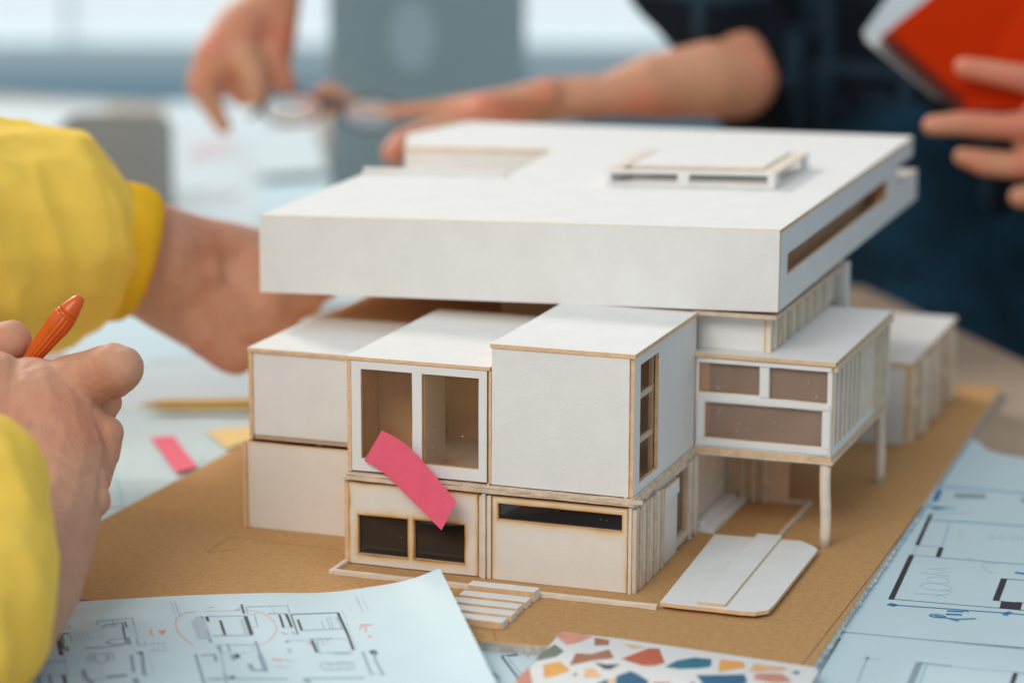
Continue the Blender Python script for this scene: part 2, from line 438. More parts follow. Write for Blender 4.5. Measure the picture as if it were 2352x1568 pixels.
def rect(x0, y0, x1, y1, dx=0): return [(x0, y0), (x1, y0), (x1+dx, y1), (x0+dx, y1), (x0, y0)]
def ell(cx, cy, rx, ry, a0=0, a1=360, n=22, rot=0):
    r = math.radians(rot)
    o = []
    for i in range(n+1):
        a = math.radians(a0+(a1-a0)*i/n); x, y = rx*math.cos(a), ry*math.sin(a)
        o.append((cx+x*math.cos(r)-y*math.sin(r), cy+x*math.sin(r)+y*math.cos(r)))
    return o
inkL = strokes(cA, [
    ([(230, 360), (430, 350), (440, 378), (180, 402)], .05, 2), ([(300, 270), (312, 350)], .03, 6), ([(270, 375), (275, 395)], .03, 2),
    ([(310, 400), (355, 640)], .20, 1), ([(345, 395), (375, 560), (400, 600), (425, 600), (405, 555), (385, 560)], .05, 1), ([(300, 410), (290, 440), (180, 475), (205, 580)], .18, 1), ([(245, 480), (330, 475), (345, 600)], .05, 2),
    ([(370, 435), (425, 432)], .12, 1), ([(440, 430), (735, 408), (745, 470), (460, 495), (440, 430)], .03, 6), ([(480, 432), (500, 492)], .03, 6), ([(520, 430), (540, 490)], .03, 6), ([(560, 427), (580, 487)], .03, 6), ([(600, 424), (620, 480)], .03, 6),
    ([(370, 435), (385, 530), (420, 525)], .04, 2), ([(430, 435), (455, 525)], .04, 6),
    ([(700, 350), (692, 318), (1035, 285), (1055, 360)], .05, 2), ([(848, 305), (850, 352)], .04, 2),
    ([(740, 375), (800, 345), (850, 352), (900, 330), (940, 330), (950, 375)], .12, 2), ([(770, 370), (840, 375), (900, 350)], .05, 6),
    ([(965, 320), (982, 375), (955, 378)], .06, 1), ([(945, 375), (975, 530), (1020, 535)], .07, 1), ([(990, 470), (1012, 532)], .16, 2),
    ([(780, 520), (850, 490), (960, 480), (975, 520), (880, 545), (780, 520)], .07, 2), ([(580, 575), (750, 565), (960, 540)], .10, 2),
    ([(1060, 360), (1090, 520), (1125, 550)], .04, 6), ([(1150, 510), (1165, 545)], .05, 2), ([(1075, 490), (1090, 540), (1140, 550)], .05, 2),
    ([(1190, 530), (1370, 525)], .06, 6), ([(1190, 600), (1380, 592)], .06, 6), ([(1230, 520), (1240, 600)], .03, 6), ([(1280, 520), (1290, 600)], .03, 6), ([(1330, 520), (1340, 600)], .03, 6),
    (ell(735, 670, 62, 45), .05, 2), (ell(625, 680, 25, 28), .10, 6), (ell(830, 655, 25, 28), .08, 6), (ell(650, 635, 25, 15), .06, 6), (ell(800, 630, 25, 15), .06, 6),
    ([(1025, 640), (1050, 805)], .14, 2), ([(1080, 610), (1130, 640), (1150, 830), (1180, 830)], .16, 2), ([(1100, 620), (1140, 615)], .2, 1), ([(1190, 610), (1240, 830)], .03, 6),
    ([(0, 720), (400, 698)], .08, 2), ([(50, 735), (70, 800)], .26, 2), ([(370, 600), (420, 850)], .05, 6), ([(100, 600), (110, 720)], .05, 6), ([(120, 700), (135, 715), (185, 700)], .2, 6),
    ([(130, 840), (160, 950)], .1, 2), ([(240, 830), (265, 950)], .14, 2), ([(375, 825), (400, 950)], .14, 1), ([(140, 840), (390, 825)], .06, 2),
    ([(560, 780), (590, 860), (640, 900), (660, 960)], .2, 2), ([(640, 880), (1000, 835)], .08, 2), ([(790, 850), (980, 835)], .3, 2), ([(1060, 860), (1090, 950)], .24, 2), ([(740, 760), (745, 850)], .04, 6),
    ([(1405, 130), (1450, 260)], .04, 6), ([(1440, 130), (1490, 260)], .03, 2), ([(1760, 185), (1815, 178)], .06, 2),
    ([(1215, 395), (1210, 420), (1238, 455)], .07, 4), ([(1290, 410), (1330, 405), (1325, 445), (1350, 400)], .10, 4), ([(1290, 410), (1325, 440)], .06, 4),
    ([(1640, 290), (1700, 268), (1790, 520)], .12, 2), ([(1650, 300), (1720, 480)], .5, 6), ([(1690, 300), (1760, 480)], .35, 6),
    ([(1500, 255), (1455, 290), (1448, 350), (1480, 430), (1560, 500), (1620, 540)], .045, 4),
    ([(1500, 255), (1560, 232), (1640, 222)], .05, 4),
    ([(1640, 630), (1740, 960)], .12, 2), ([(1690, 645), (1820, 635), (1845, 700)], .14, 2), ([(1850, 560), (1895, 620)], .10, 2), ([(1880, 610), (1960, 960)], .08, 6), ([(1760, 865), (1890, 858)], .12, 6), ([(1960, 855), (2020, 850)], .26, 2),
])
inkL += strokes(cB, [
    ([(0, 262), (200, 262), (400, 255), (560, 260), (650, 275), (740, 320), (800, 380), (835, 440), (830, 500), (790, 560), (720, 620), (600, 660)], .035, 4),
    ([(25, 325), (50, 380)], .13, 1), ([(25, 325), (470, 318)], .07, 2), ([(475, 318), (550, 535)], .17, 1), ([(105, 545), (550, 542)], .08, 2), ([(185, 370), (240, 535)], .12, 1), ([(440, 350), (500, 520)], .3, 6),
    ([(430, 185), (460, 295)], .09, 1), ([(370, 250), (430, 215)], .14, 6), ([(480, 215), (505, 300), (620, 295)], .04, 2), ([(480, 215), (960, 200), (985, 290)], .05, 2), ([(560, 450), (620, 440), (580, 310)], .05, 2),
    ([(740, 292), (930, 290), (1010, 450), (915, 455), (860, 300)], .06, 1), ([(945, 295), (1010, 450)], .12, 1), ([(868, 305), (915, 450)], .10, 1), ([(1000, 305), (1080, 530)], .06, 1),
    ([(1000, 300), (1540, 280)], .07, 1), ([(1540, 280), (1665, 555), (1720, 710)], .12, 1), ([(1590, 255), (1760, 700)], .03, 6), ([(1080, 360), (1125, 485)], .11, 1), ([(1130, 485), (1600, 465)], .05, 2),
    ([(1350, 375), (1385, 470)], .03, 2), ([(1410, 340), (1460, 470)], .03, 2), ([(1440, 320), (1490, 460)], .03, 2), (rect(1450, 340, 1520, 400, 20), .03, 6), (rect(1470, 400, 1560, 470, 20), .03, 6), ([(1530, 320), (1590, 470)], .05, 2),
    ([(750, 180), (840, 300)], .03, 6), ([(1750, 95), (1830, 270)], .03, 2), ([(1815, 95), (1895, 260)], .03, 6), ([(1660, 210), (1700, 255)], .03, 6),
    ([(150, 655), (580, 650)], .06, 2), ([(170, 660), (195, 735)], .12, 2), ([(270, 640), (300, 730)], .08, 2), ([(590, 610), (720, 960)], .13, 2), ([(540, 650), (580, 740)], .05, 6),
    ([(320, 765), (350, 825)], .2, 2), ([(370, 760), (395, 800)], .2, 1), ([(520, 870), (560, 940), (700, 945)], .2, 2), ([(640, 760), (710, 940)], .22, 2), ([(0, 770), (110, 765), (150, 830)], .10, 2), ([(170, 750), (540, 740)], .04, 6),
    ([(950, 600), (1240, 600)], .05, 6), ([(950, 600), (960, 625)], .12, 2), ([(975, 690), (990, 740)], .2, 6), ([(1240, 600), (1260, 650), (1300, 740)], .12, 1), ([(1190, 632), (1240, 630)], .14, 4), ([(1210, 585), (1480, 575)], .09, 2), ([(1480, 580), (1680, 580)], .04, 6), ([(1280, 620), (1350, 760)], .05, 2), (rect(1300, 600, 1360, 650, 20), .04, 2), ([(1400, 600), (1440, 605)], .10, 4), ([(1370, 740), (1700, 730)], .07, 6), ([(1500, 750), (1700, 750)], .12, 6),
    (ell(1400, 890, 60, 40, 90, 270), .09, 6), ([(1380, 860), (1710, 850)], .12, 6), ([(1380, 940), (1740, 930)], .10, 6), ([(1710, 850), (1740, 930)], .06, 6), (ell(1450, 895, 30, 20), .05, 6), (ell(1560, 895, 30, 20), .05, 6), (ell(1660, 890, 30, 20), .05, 6),
    ([(780, 815), (890, 825)], .14, 4), ([(880, 820), (1020, 830)], .04, 4), ([(820, 890), (980, 920)], .06, 6), ([(280, 1025), (350, 1020)], .26, 1), ([(40, 1050), (400, 1040), (960, 1045)], .10, 2), ([(1150, 1040), (1850, 1030)], .12, 2), ([(1150, 1040), (1220, 1090)], .2, 2), ([(230, 960), (260, 1090)], .1, 2),
    ([(1825, 730), (1930, 990), (2060, 985), (1970, 820), (1960, 730)], .10, 2), ([(1930, 715), (1975, 760)], .28, 1), ([(2040, 980), (2070, 990)], .2, 2),
    ([(1800, 418), (1935, 420)], .10, 4), (ell(1830, 460, 38, 22, 150, 400), .06, 4), ([(1855, 480), (1870, 500)], .06, 4), ([(1880, 545), (1930, 555)], .1, 4),
    ([(890, 510), (960, 530)], .07, 2), ([(1010, 500), (1050, 525)], .09, 2),
])
topL = [on(-60, 1408, z=-.3), on(130, 1385, z=-.1), on(240, 1377, z=.15), on(420, 1367, z=.5), on(600, 1361, z=.6), on(740, 1360, z=.45), on(850, 1347, z=.7), on(940, 1330, z=1.2), on(1010, 1304, z=2.0)]
botL = [on(-120, 1700, z=-.35), on(60, 1700, z=-.35), on(200, 1700, z=-.35), on(400, 1700, z=-.35), on(620, 1700, z=-.35), on(780, 1700, z=-.35), on(930, 1700, z=-.3), on(1060, 1700, z=-.2), on(1205, 1700, z=.1)]
def bowL(s, t): return V3((0, 0, .05*math.sin(t*math.pi)*math.sin(s*9)))
p = sheet('drawing_sheet', topL, botL, [M_paper]+INKS, inkL, nu=44, nv=18, bow=bowL, origin=(2, -15, -.4))
tag(p, 'curling sheet of floor plan sketches with orange circle, corner lifted over the board', 'paper', 'plan drawings lying around the board')

flat = lambda pts, z: [on(u, v, z=z) for u, v in pts]
# small drawing just visible between the curled sheet and the terrazzo board
ink = strokes(cC, [([(205, 225), (330, 390)], .1, 1), ([(240, 222), (310, 215)], .2, 1), ([(205, 225), (240, 218)], .06, 1), ([(250, 240), (370, 390)], .05, 2), ([(150, 330), (190, 370)], .2, 2), ([(60, 200), (200, 400)], .05, 5), ([(340, 200), (350, 215), (365, 200)], .06, 4), ([(370, 200), (375, 235)], .06, 4), ([(170, 170), (330, 330)], .03, 6)])
p = sheet('drawing_sheet', flat([(760, 1440), (1330, 1475)], TZ+.03), flat([(850, 1720), (1300, 1720)], TZ+.03), [M_paper]+INKS, ink, origin=(10, -14, -.4))
tag(p, 'drawing sheet under the front edge of the board, beside the terrazzo piece', 'paper', 'plan drawings lying around the board')
# right-hand sheets
inkR = strokes(cD, [
    ([(425, 568), (262, 915)], .26, 1), ([(262, 912), (1160, 988), (1320, 1003)], .06, 1), ([(575, 250), (465, 492)], .2, 1), ([(465, 492), (670, 510)], .06, 2), ([(655, 510), (628, 585)], .24, 1), ([(425, 568), (630, 588)], .07, 5), ([(470, 500), (425, 568)], .04, 5),
    ([(630, 588), (1320, 645)], .16, 5), ([(560, 295), (900, 315), (1320, 345)], .28, 5), ([(720, 320), (660, 500)], .06, 5), ([(640, 30), (1320, 90)], .35, 5), ([(640, 60), (600, 150)], .35, 3), ([(520, 185), (770, 205)], .3, 5), ([(580, 205), (690, 200)], .55, 3), ([(760, 105), (1000, 112)], .9, 2), ([(1280, 135), (1330, 140)], .9, 2), ([(560, 260), (900, 235)], .06, 6),
    ([(1145, 755), (1080, 925)], .3, 1), ([(1120, 752), (1320, 768)], .07, 1), ([(1085, 922), (1175, 938)], .07, 1), ([(1205, 935), (1190, 992)], .95, 1), ([(1240, 935), (1320, 945)], .05, 1),
    ([(275, 958), (860, 1000), (1160, 1022), (1320, 1035)], .13, 3), ([(255, 965), (290, 950)], .42, 3), ([(1150, 1015), (1185, 1030)], .5, 3), ([(1140, 1030), (1180, 1035)], .3, 3),
    ([(700, 1005), (830, 1010)], .22, 3), ([(690, 1030), (815, 1035)], .24, 3), ([(830, 1000), (870, 1015)], .1, 3),
    (ell(625, 1045, 58, 12, 0, 360, 16, 6), .12, 3), ([(600, 1040), (700, 1062), (780, 1070), (925, 1065)], .16, 3), ([(715, 1065), (790, 1085)], .13, 3), ([(1230, 705), (1320, 718)], .26, 3),
    (ell(1080, 640, 100, 70, 100, 190), .04, 6), ([(985, 630), (1110, 640)], .04, 6), ([(870, 592), (890, 598)], .1, 4),
    # pencilled word ROOM, turned sideways
    ([(435, 870), (690, 880), (740, 855), (640, 838)], .035, 6), ([(590, 900), (640, 880), (700, 905)], .035, 6), (ell(612, 818, 120, 26, 0, 360, 20, 6), .035, 6), (ell(632, 765, 88, 24, 0, 360, 20, 6), .035, 6), ([(500, 705), (720, 738), (600, 712), (735, 700), (540, 676), (720, 672)], .035, 6),
    (ell(820, 420, 20, 30, 60, 300), .04, 6), (ell(1055, 425, 20, 18), .04, 6), (ell(1130, 430, 22, 18), .04, 6), ([(1190, 420), (1210, 450), (1235, 415)], .04, 6), (ell(1270, 435, 20, 18), .04, 6),
])
inkR2 = strokes(cD, [([(485, 1408), (735, 1435)], .14, 2), ([(485, 1405), (410, 1580)], .3, 2), ([(540, 1425), (480, 1580)], .06, 5), ([(735, 1440), (1230, 1480)], .05, 6), ([(1235, 1490), (1205, 1580)], .2, 1), ([(1230, 1488), (1320, 1495)], .06, 1), ([(20, 1372), (185, 1385)], .04, 6), ([(80, 1365), (0, 1560)], .04, 2), ([(60, 1368), (100, 1380)], .08, 2), ([(80, 1358), (78, 1385)], .06, 2)])
inkR2 += [([(1930, 1465), (1868, 1568), (1840, 1640)], .06, 1)]
p = sheet('drawing_sheet', flat([(1750, 1400), (1953, 1416), (2430, 1446)], TZ+.02), flat([(1620, 1760), (1850, 1760), (2480, 1760)], TZ+.02), [M_paper]+INKS, inkR2, origin=(28, -8, -.44))
tag(p, 'pale blue plan sheet at the bottom right corner, lower of the two', 'paper', 'plan drawings lying around the board')
def bowR(s, t): return V3((0, 0, .16*max(0, s-.45)*t**3))
p = sheet('drawing_sheet', [on(u, v, z=TZ+.06) for u, v in ((2100, 950), (2235, 1008), (2290, 1040), (2500, 1075))],
          [on(u, v, z=TZ+.06) for u, v in ((1800, 1436), (1943, 1450), (2200, 1474), (2520, 1504))], [M_paper]+INKS, inkR, nu=30, nv=30, bow=bowR, origin=(26, 10, -.42))
tag(p, 'pale blue plan sheet with black walls, ROOM in pencil and a blue marker dimension line', 'paper', 'plan drawings lying around the board')
# left-hand sheets on the table
def quadsheet(pts, z, m, label, ink=(), bow=None):
    t_, b_ = flat(pts[:2], z), flat([pts[3], pts[2]], z); o = t_[0]
    p = sheet('paper_sheet', t_, b_, [m]+INKS, ink, nu=10, nv=10, bow=bow, origin=tuple(o)); return tag(p, label, 'paper', 'loose sheets on the table around the model')
quadsheet([(60, 900), (600, 960), (640, 1290), (-100, 1250)], TZ+.03, M_paper, 'pale blue sheet beneath the pink note, left of the board', [([(252, 1106), (430, 1106), (470, 1050)], .1, 5), ([(282, 1160), (255, 1050)], .06, 5), ([(240, 1166), (300, 1164)], .1, 1)])
quadsheet([(170, 735), (700, 700), (720, 965), (120, 935)], TZ+.06, M_paper2, 'white sheet behind the yellow pencil, under the resting arm', [([(330, 830), (600, 850)], .2, 6)])
quadsheet([(200, 700), (420, 640), (560, 800), (220, 850)], TZ+.09, M_paper, 'small bluish sheet under the wrist in the yellow cuff')
quadsheet([(400, 470), (760, 440), (900, 700), (430, 720)], TZ+.15, M_paper2, 'blurred white sheet just behind the left end of the slab')
quadsheet([(380, 235), (620, 232), (620, 520), (370, 545)], TZ+.20, M_paper2, 'blurred white sheet beside the grey chair, under the pointing finger')
quadsheet([(560, 300), (720, 280), (752, 395), (590, 405)], TZ+1.1, M_paper2, 'raised white sheet in front of the laptop')
quadsheet([(590, 412), (760, 405), (775, 500), (600, 510)], TZ+.4, M_paper, 'bluish sheet in front of the laptop, nearest the slab')
quadsheet([(-60, 236), (240, 240), (260, 300), (-60, 310)], TZ+.05, M_paper2, 'distant white sheet at the far left, above the yellow sleeve')
quadsheet([(440, 330), (535, 322), (540, 350), (430, 375)], TZ+.27, mat('rose_paper', (.60, .50, .52), .7), 'faded rose slip below the pointing finger')
quadsheet([(390, 430), (560, 440), (520, 460), (400, 470)], TZ+.30, mat('grey_paper', (.52, .58, .60), .7), 'grey slip on the papers beside the chair')

def sticky(pts3a, pts3b, m, label, name='sticky_note'):
    p = sheet(name, pts3a, pts3b, [m], nu=20, nv=6, origin=tuple(pts3a[0])); return tag(p, label, 'sticky note', 'coloured paper strips')
sticky([on(345, 1004, z=-.3), on(372, 1040, z=-.3), on(405, 1085, z=-.25)], [on(400, 1000, z=-.3), on(420, 1030, z=-.25), on(455, 1070, z=-.15)], M_pink, 'pink paper strip on the table, left of the board')
sticky([on(472, 988, z=-.3), on(520, 1030, z=-.3)], [on(620, 975, z=-.3), on(580, 1010, z=-.25)], M_yel, 'yellow paper slip on the table against the board edge')
pa = [(877, 988, -.22), (915, 1008, -.35), (952, 1038, -.6), (1000, 1093, -1.0), (1048, 1151, -1.35)]
pb = [(836, 1058, -.25), (880, 1084, -.4), (925, 1128, -.65), (972, 1175, -1.05), (1014, 1217, -1.4)]
sticky([on(u, v, y=y) for u, v, y in pa], [on(u, v, y=y) for u, v, y in pb], M_pink, 'pink strip stuck over the large double window of the model')

def rod(name, pts, seg, mats, parent=None, ridge=0, nr=0, midx=None, origin=None, smooth=True):
    """lathe along a line: pts = (t_cm, radius) from A along axis"""
    A, ax, prof = pts; q = ax.to_track_quat('Z', 'Y'); v, f, m = [], [], []
    for k, (t_, r) in enumerate(prof):
        for i in range(seg):
            a = 2*math.pi*i/seg; rr = r*(1+ridge*(math.cos(a*nr)) if ridge and 0 < k < len(prof)-1 else 1)
            v.append(A+q @ V3((math.cos(a)*rr, math.sin(a)*rr, t_)))
    for k in range(len(prof)-1):
        for i in range(seg):
            a, b = k*seg+i, k*seg+(i+1) % seg; f.append([a, b, b+seg, a+seg]); m.append(midx[k] if midx else 0)
    f.append(list(range(seg))[::-1]); m.append(m[0]); f.append([(len(prof)-1)*seg+i for i in range(seg)]); m.append(m[-1])
    return link(name, mesh(name, v, f, mats, m, smooth=smooth), parent, origin)
# yellow pencil lying on the papers
A = on(318, 930, z=.1); B = on(700, 926, z=.1); ax = (B-A)
t = thing('pencil', 'yellow pencil lying on white paper left of the model', 'pencil', A)
rod('pencil_tip', (A, ax.normalized(), [(0, .03), (.25, .1), (1.3, .34)]), 6, [mat('pencil_wood', (.80, .56, .25), .7)], t, smooth=False)
rod('pencil_barrel', (A, ax.normalized(), [(1.3, .36), (3, .37), (ax.length, .37)]), 6, [mat('pencil_yellow', (.85, .57, .16), .5)], t, smooth=False)

# ---------------------------------------------------------------- the architectural model
MOD = thing('architectural_model', 'white card house model with overhanging roof slab on a brown board', 'scale model', (5, 20, -.4))
# base board
bp_ = [(-14.5, 48.6, 0), (-14.5, 2.5, 0), (-14.3, -9.1, 0), (-9, -9.35, 0), (3, -9.0, 0), (9.9, -8.64, 0), (14.5, -8.15, 0), (20, -7.6, 0), (24.2, -7.2, 0), (24.05, 3, 0), (23.85, 13, 0), (23.5, 35, 0), (23.25, 48.4, 0)]
prism('base_board', MOD, [(x, y, 0) for x, y, z in bp_], .07, [M_kraft, M_kraft, M_edge])
bm = MB(); random.seed(3)
prism('board_core', MOD, [(x+(.07 if x > 0 else -.05), y-(.05 if y < 0 else 0), -.072) for x, y, z in bp_], .36, [M_core]*3)
# ragged torn fringe of the core on the right side
v, f = [], []
n = 260
for i in range(n+1):
    y = -7.1+i*.12; x = 24.27-(y+7.2)*.0165; j = random.uniform(0, .16)*(1 if random.random() < .6 else .3)
    v += [V3((x, y, -.1)), V3((x+j, y, random.uniform(-.3, -.12))), V3((x, y, -.40))]
for i in range(n): a = i*3; f += [[a, a+1, a+4, a+3], [a+1, a+2, a+5, a+4]]
link('torn_edge', mesh('torn_edge', v, f, [mat('torn_grey', (.60, .62, .61), .9, var=.4, vscale=300)]), MOD)
# scored lines on the board
L = MB()
def groundline(pts, wd=.05, z=.004):
    for (a, b) in zip(pts, pts[1:]):
        a, b = on(*a, z=0), on(*b, z=0); d = (b-a).normalized(); s_ = V3((-d.y, d.x, 0))*wd/2; n = len(L.v)
        for p, q in ((a, -1), (b, -1), (b, 1), (a, 1)): L.v.append(V3((p.x, p.y, z))+s_*q)
        L.f.append([n, n+1, n+2, n+3]); L.m.append(0)
for pts_, wd_ in (([(780, 1262), (530, 1232), (475, 1267), (540, 1262)], .05), ([(1835, 1535), (2010, 1310), (2120, 1160)], .05), ([(1560, 1395), (1740, 1412)], .07), ([(1880, 1262), (1905, 1235)], .06), ([(1690, 1415), (1800, 1425)], .02), ([(1120, 1405), (1140, 1470)], .03)):
    L = MB(); groundline(pts_, wd_); L.build('scored_line', M_pencil, MOD, bevel=0)

def Fr(name, x0, x1, y, z0, z1, holes=(), **k):      # board facing the front
    hs = [(a-x0, b-z0, c-x0, d-z0) for a, b, c, d in holes]
    return panel(name, k.pop('parent', MOD), (x0, y, z0), (1, 0, 0), (0, 0, 1), x1-x0, z1-z0, holes=hs, **k)
def Rt(name, x, y0, y1, z0, z1, holes=(), **k):      # board facing right
    hs = [(a-y0, b-z0, c-y0, d-z0) for a, b, c, d in holes]
    return panel(name, k.pop('parent', MOD), (x, y0, z0), (0, 1, 0), (0, 0, 1), y1-y0, z1-z0, holes=hs, **k)
def Tp(name, x0, x1, y0, y1, z, holes=(), **k):      # board facing up
    hs = [(a-x0, b-y0, c-x0, d-y0) for a, b, c, d in holes]
    return panel(name, k.pop('parent', MOD), (x0, y0, z), (1, 0, 0), (0, 1, 0), x1-x0, y1-y0, holes=hs, **k)
WC = [M_cream, M_inner, M_edge]; INW = [M_inner, M_inner, M_edge]; WW = [M_white, M_white, M_pale]
def glass(name, parent, x0, x1, y0, y1, z0, z1, m):
    return MB().box(x0, x1, y0, y1, z0, z1).build(name, m, parent, bevel=0)

# -- ground floor, front
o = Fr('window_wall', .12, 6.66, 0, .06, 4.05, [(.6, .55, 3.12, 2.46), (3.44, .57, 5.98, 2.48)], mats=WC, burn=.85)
glass('window_pane', o, .5, 6.1, .21, .24, .45, 2.6, M_smoke)
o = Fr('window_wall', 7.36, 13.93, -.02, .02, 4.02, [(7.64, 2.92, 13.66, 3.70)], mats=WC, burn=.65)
glass('window_pane', o, 7.55, 13.75, .19, .22, 2.8, 3.8, M_smoke)
Rt('side_wall', .10, .02, 10.5, 0, 4.1, mats=[M_inner, M_pale, M_edge])
for x0, x1, y0, h in ((6.68, 6.86, .05, 3.98), (6.87, 7.05, -.12, 4.10), (7.12, 7.31, -.06, 4.03), (7.04, 7.12, .1, 3.9)):
    MB().wbox(x0, x1, y0, y0+.3, .01, h, amp=.012).build('corner_strip', M_pale, MOD)
MB().wbox(13.97, 14.13, -.06, .25, .0, 4.1, amp=.015).build('corner_strip', M_pale, MOD)
MB().wbox(14.14, 14.34, .02, .32, .0, 3.98, amp=.015).build('corner_strip', M_ply, MOD)
# right-hand side of the ground floor
Rt('side_wall', 14.08, .3, 10.5, .01, 4.05, [(7.2, .55, 9.3, 3.75)], mats=[M_cream, M_inner, M_edge])
y = .36; i = 0
while y < 4.5:
    wd = .28+.12*((i*7) % 3)/2; MB().wbox(14.1, 14.28+.05*((i*5) % 3), y, y+wd, .02, 3.95-.05*((i*3) % 4), amp=.015).build('cladding_slat', M_ply if i % 3 == 1 else M_pale, MOD); y += wd+.05; i += 1
Rt('cladding_panel', 14.26, 4.66, 7.05, .04, 3.35, mats=[M_cream, M_inner, M_edge], t=.16)
Rt('cladding_panel', 14.34, 4.6, 7.1, 3.05, 3.75, mats=[M_white, M_inner, M_edge], t=.2)
MB().wbox(14.1, 14.3, 9.34, 9.6, .02, 4.0).build('window_post', M_pale, MOD); MB().wbox(14.1, 14.34, 10.3, 10.58, .02, 4.1).build('window_post', M_pale, MOD)
MB().wbox(14.1, 14.26, 7.06, 10.3, .3, .5).build('window_sill', M_pale, MOD)
glass('window_pane', MOD, 13.84, 13.87, 7.1, 9.4, .45, 3.9, M_brown)
# back volumes of the ground floor seen beneath the wing
Rt('side_wall', 13.95, 10.6, 17.5, .0, 4.15, mats=[M_pale, M_inner, M_edge])
Fr('back_wall', 14.0, 17.2, 17.6, .0, 4.15, mats=INW); MB().wbox(14.0, 14.2, 17.3, 17.55, 0, 4.1).build('corner_strip', M_ply, MOD)
for x in (14.7, 15.3, 15.9): MB().wbox(x, x+.25, 17.35, 17.58, 0, 4.1).build('corner_strip', M_ply, MOD)
MB().wbox(13.98, 15.1, 10.9, 17.4, .0, .22).build('side_step', M_white, MOD); MB().wbox(13.98, 14.5, 11.3, 17.2, .221, .44).build('side_step', M_white, MOD)
MB().wbox(14.0, 18.3, 17.65, 17.9, .0, .2).build('ground_strip', M_ply, MOD); MB().wbox(18.2, 18.42, 10.6, 17.9, .0, .18).build('ground_strip', M_ply, MOD)
# floor inside + dark room back
Tp('floor_board', .15, 13.9, .3, 10.4, .06, mats=[M_inner, M_inner, M_edge], t=.05)
Fr('back_wall', .15, 13.85, 10.2, .05, 4.1, mats=INW)
# -- floor plates between the storeys
m_ = MB(); m_.wbox(-.06, 14.28, -.22, 10.6, 4.17, 4.36, amp=.03, step=.6); m_.build('floor_plate', M_ply, MOD)
m_ = MB(); m_.wbox(.02, 14.22, -.14, 10.6, 4.375, 4.50, amp=.04, step=.5); m_.build('floor_plate', M_ply, MOD)
# ragged glue and torn ply along the front
g = MB(); random.seed(11)
for i in range(9):
    x = 8.2+i*.62+random.uniform(-.2, .2); g.wbox(x, x+random.uniform(.5, 1.5), -.22-random.uniform(0, .07), -.1, 4.30+random.uniform(-.02, .05), 4.44+random.uniform(-.03, .04), amp=.05, step=.15)
for i in range(12):
    y = .3+i*.85+random.uniform(-.2, .2); g.wbox(14.2, 14.30+random.uniform(0, .06), y, y+random.uniform(.3, 1.0), 4.28, 4.42, amp=.04, step=.15)
g.build('torn_ply', M_ply, MOD, bevel=0)
for x in (.05, 7.1, 13.75): MB().box(x, x+.12, -.05, .2, 4.37, 4.58).build('corner_strip', M_inner, MOD)
# -- right-hand big box (upper floor)
BX = 13.93
Fr('box_front', 7.32, BX, 0, 4.56, 11.0)
Rt('box_side', 14.12, .12, 10.5, 4.53, 10.98, [(1.1, 4.98, 4.05, 10.52)], t=.18)
Tp('box_roof', 7.26, 14.2, -.05, 12.2, 11.22)
Rt('box_side', 7.5, .2, 10.4, 4.6, 10.95, mats=INW)
Tp('box_floor', 7.5, 13.9, .25, 10.4, 4.66, mats=[M_inner, M_white, M_edge], t=.1)
Fr('back_wall', 7.5, 13.9, 9.0, 4.66, 10.95, mats=INW)
MB().wbox(13.78, 13.89, 1.05, 4.1, 8.72, 9.0).build('window_bar', M_white, MOD); MB().wbox(13.78, 13.89, 1.05, 4.1, 6.62, 6.92).build('window_bar', M_white, MOD)
MB().wbox(13.7, 13.9, 3.8, 4.0, 4.7, 10.9).build('window_bar', M_ply, MOD)
glass('window_pane', MOD, 13.90, 13.92, 1.0, 4.15, 4.9, 10.6, M_glass)
# -- middle box with the large double window
o = Fr('window_frame', .32, 7.08, 0, 4.62, 9.9, [(.80, 5.22, 3.38, 9.53), (3.86, 5.2, 6.68, 9.53)], t=.22)
glass('window_pane', o, .7, 6.8, .23, .25, 5.1, 9.65, M_glass)
Tp('box_roof', .08, 7.24, -.03, 12.1, 10.1, t=.17)
Rt('box_side', .30, -.0, 11.5, 4.55, 9.9, mats=[M_inner, M_white, M_edge]); Rt('box_side', 7.3, -.02, 11.9, 4.6, 9.9, mats=[M_pale, M_inner, M_edge], t=.12)
Tp('box_floor', .32, 7.1, .3, 10.2, 4.62, mats=[mat('floor_card', (.66, .56, .48), .8), M_white, M_edge], t=.1)
Rt('room_divider', 3.92, .25, 2.9, 4.64, 9.85, mats=[M_white, M_pale, M_edge], t=.2)
Fr('room_divider', .34, 2.2, 3.3, 4.64, 9.85, mats=[mat('tan_wall', (.72, .50, .30), .8), M_inner, M_edge])
Rt('room_divider', 2.25, 3.5, 6.0, 4.64, 9.85, mats=INW); Fr('room_divider', 2.3, 7.1, 7.5, 4.64, 9.85, mats=INW)
MB().wbox(3.9, 7.1, 7.2, 7.45, 7.9, 8.2).build('window_bar', M_inner, MOD)
# -- left boxes
Fr('box_front', -6.93, .1, 4.68, 4.62, 8.83); Rt('box_side', -6.96, 4.6, 13.0, 4.5, 8.84, mats=[M_inner, M_white, M_edge]); Tp('box_roof', -7.2, .1, 4.55, 13.0, 9.03)
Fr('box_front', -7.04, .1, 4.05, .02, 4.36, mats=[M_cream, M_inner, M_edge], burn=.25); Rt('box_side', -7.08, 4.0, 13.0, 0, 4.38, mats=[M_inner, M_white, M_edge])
MB().wbox(-7.1, .1, 4.8, 12.5, 4.38, 4.56, amp=.02).build('floor_plate', M_inner, MOD)
Fr('back_wall', -7.0, .1, 12.9, 0, 8.8, mats=INW)
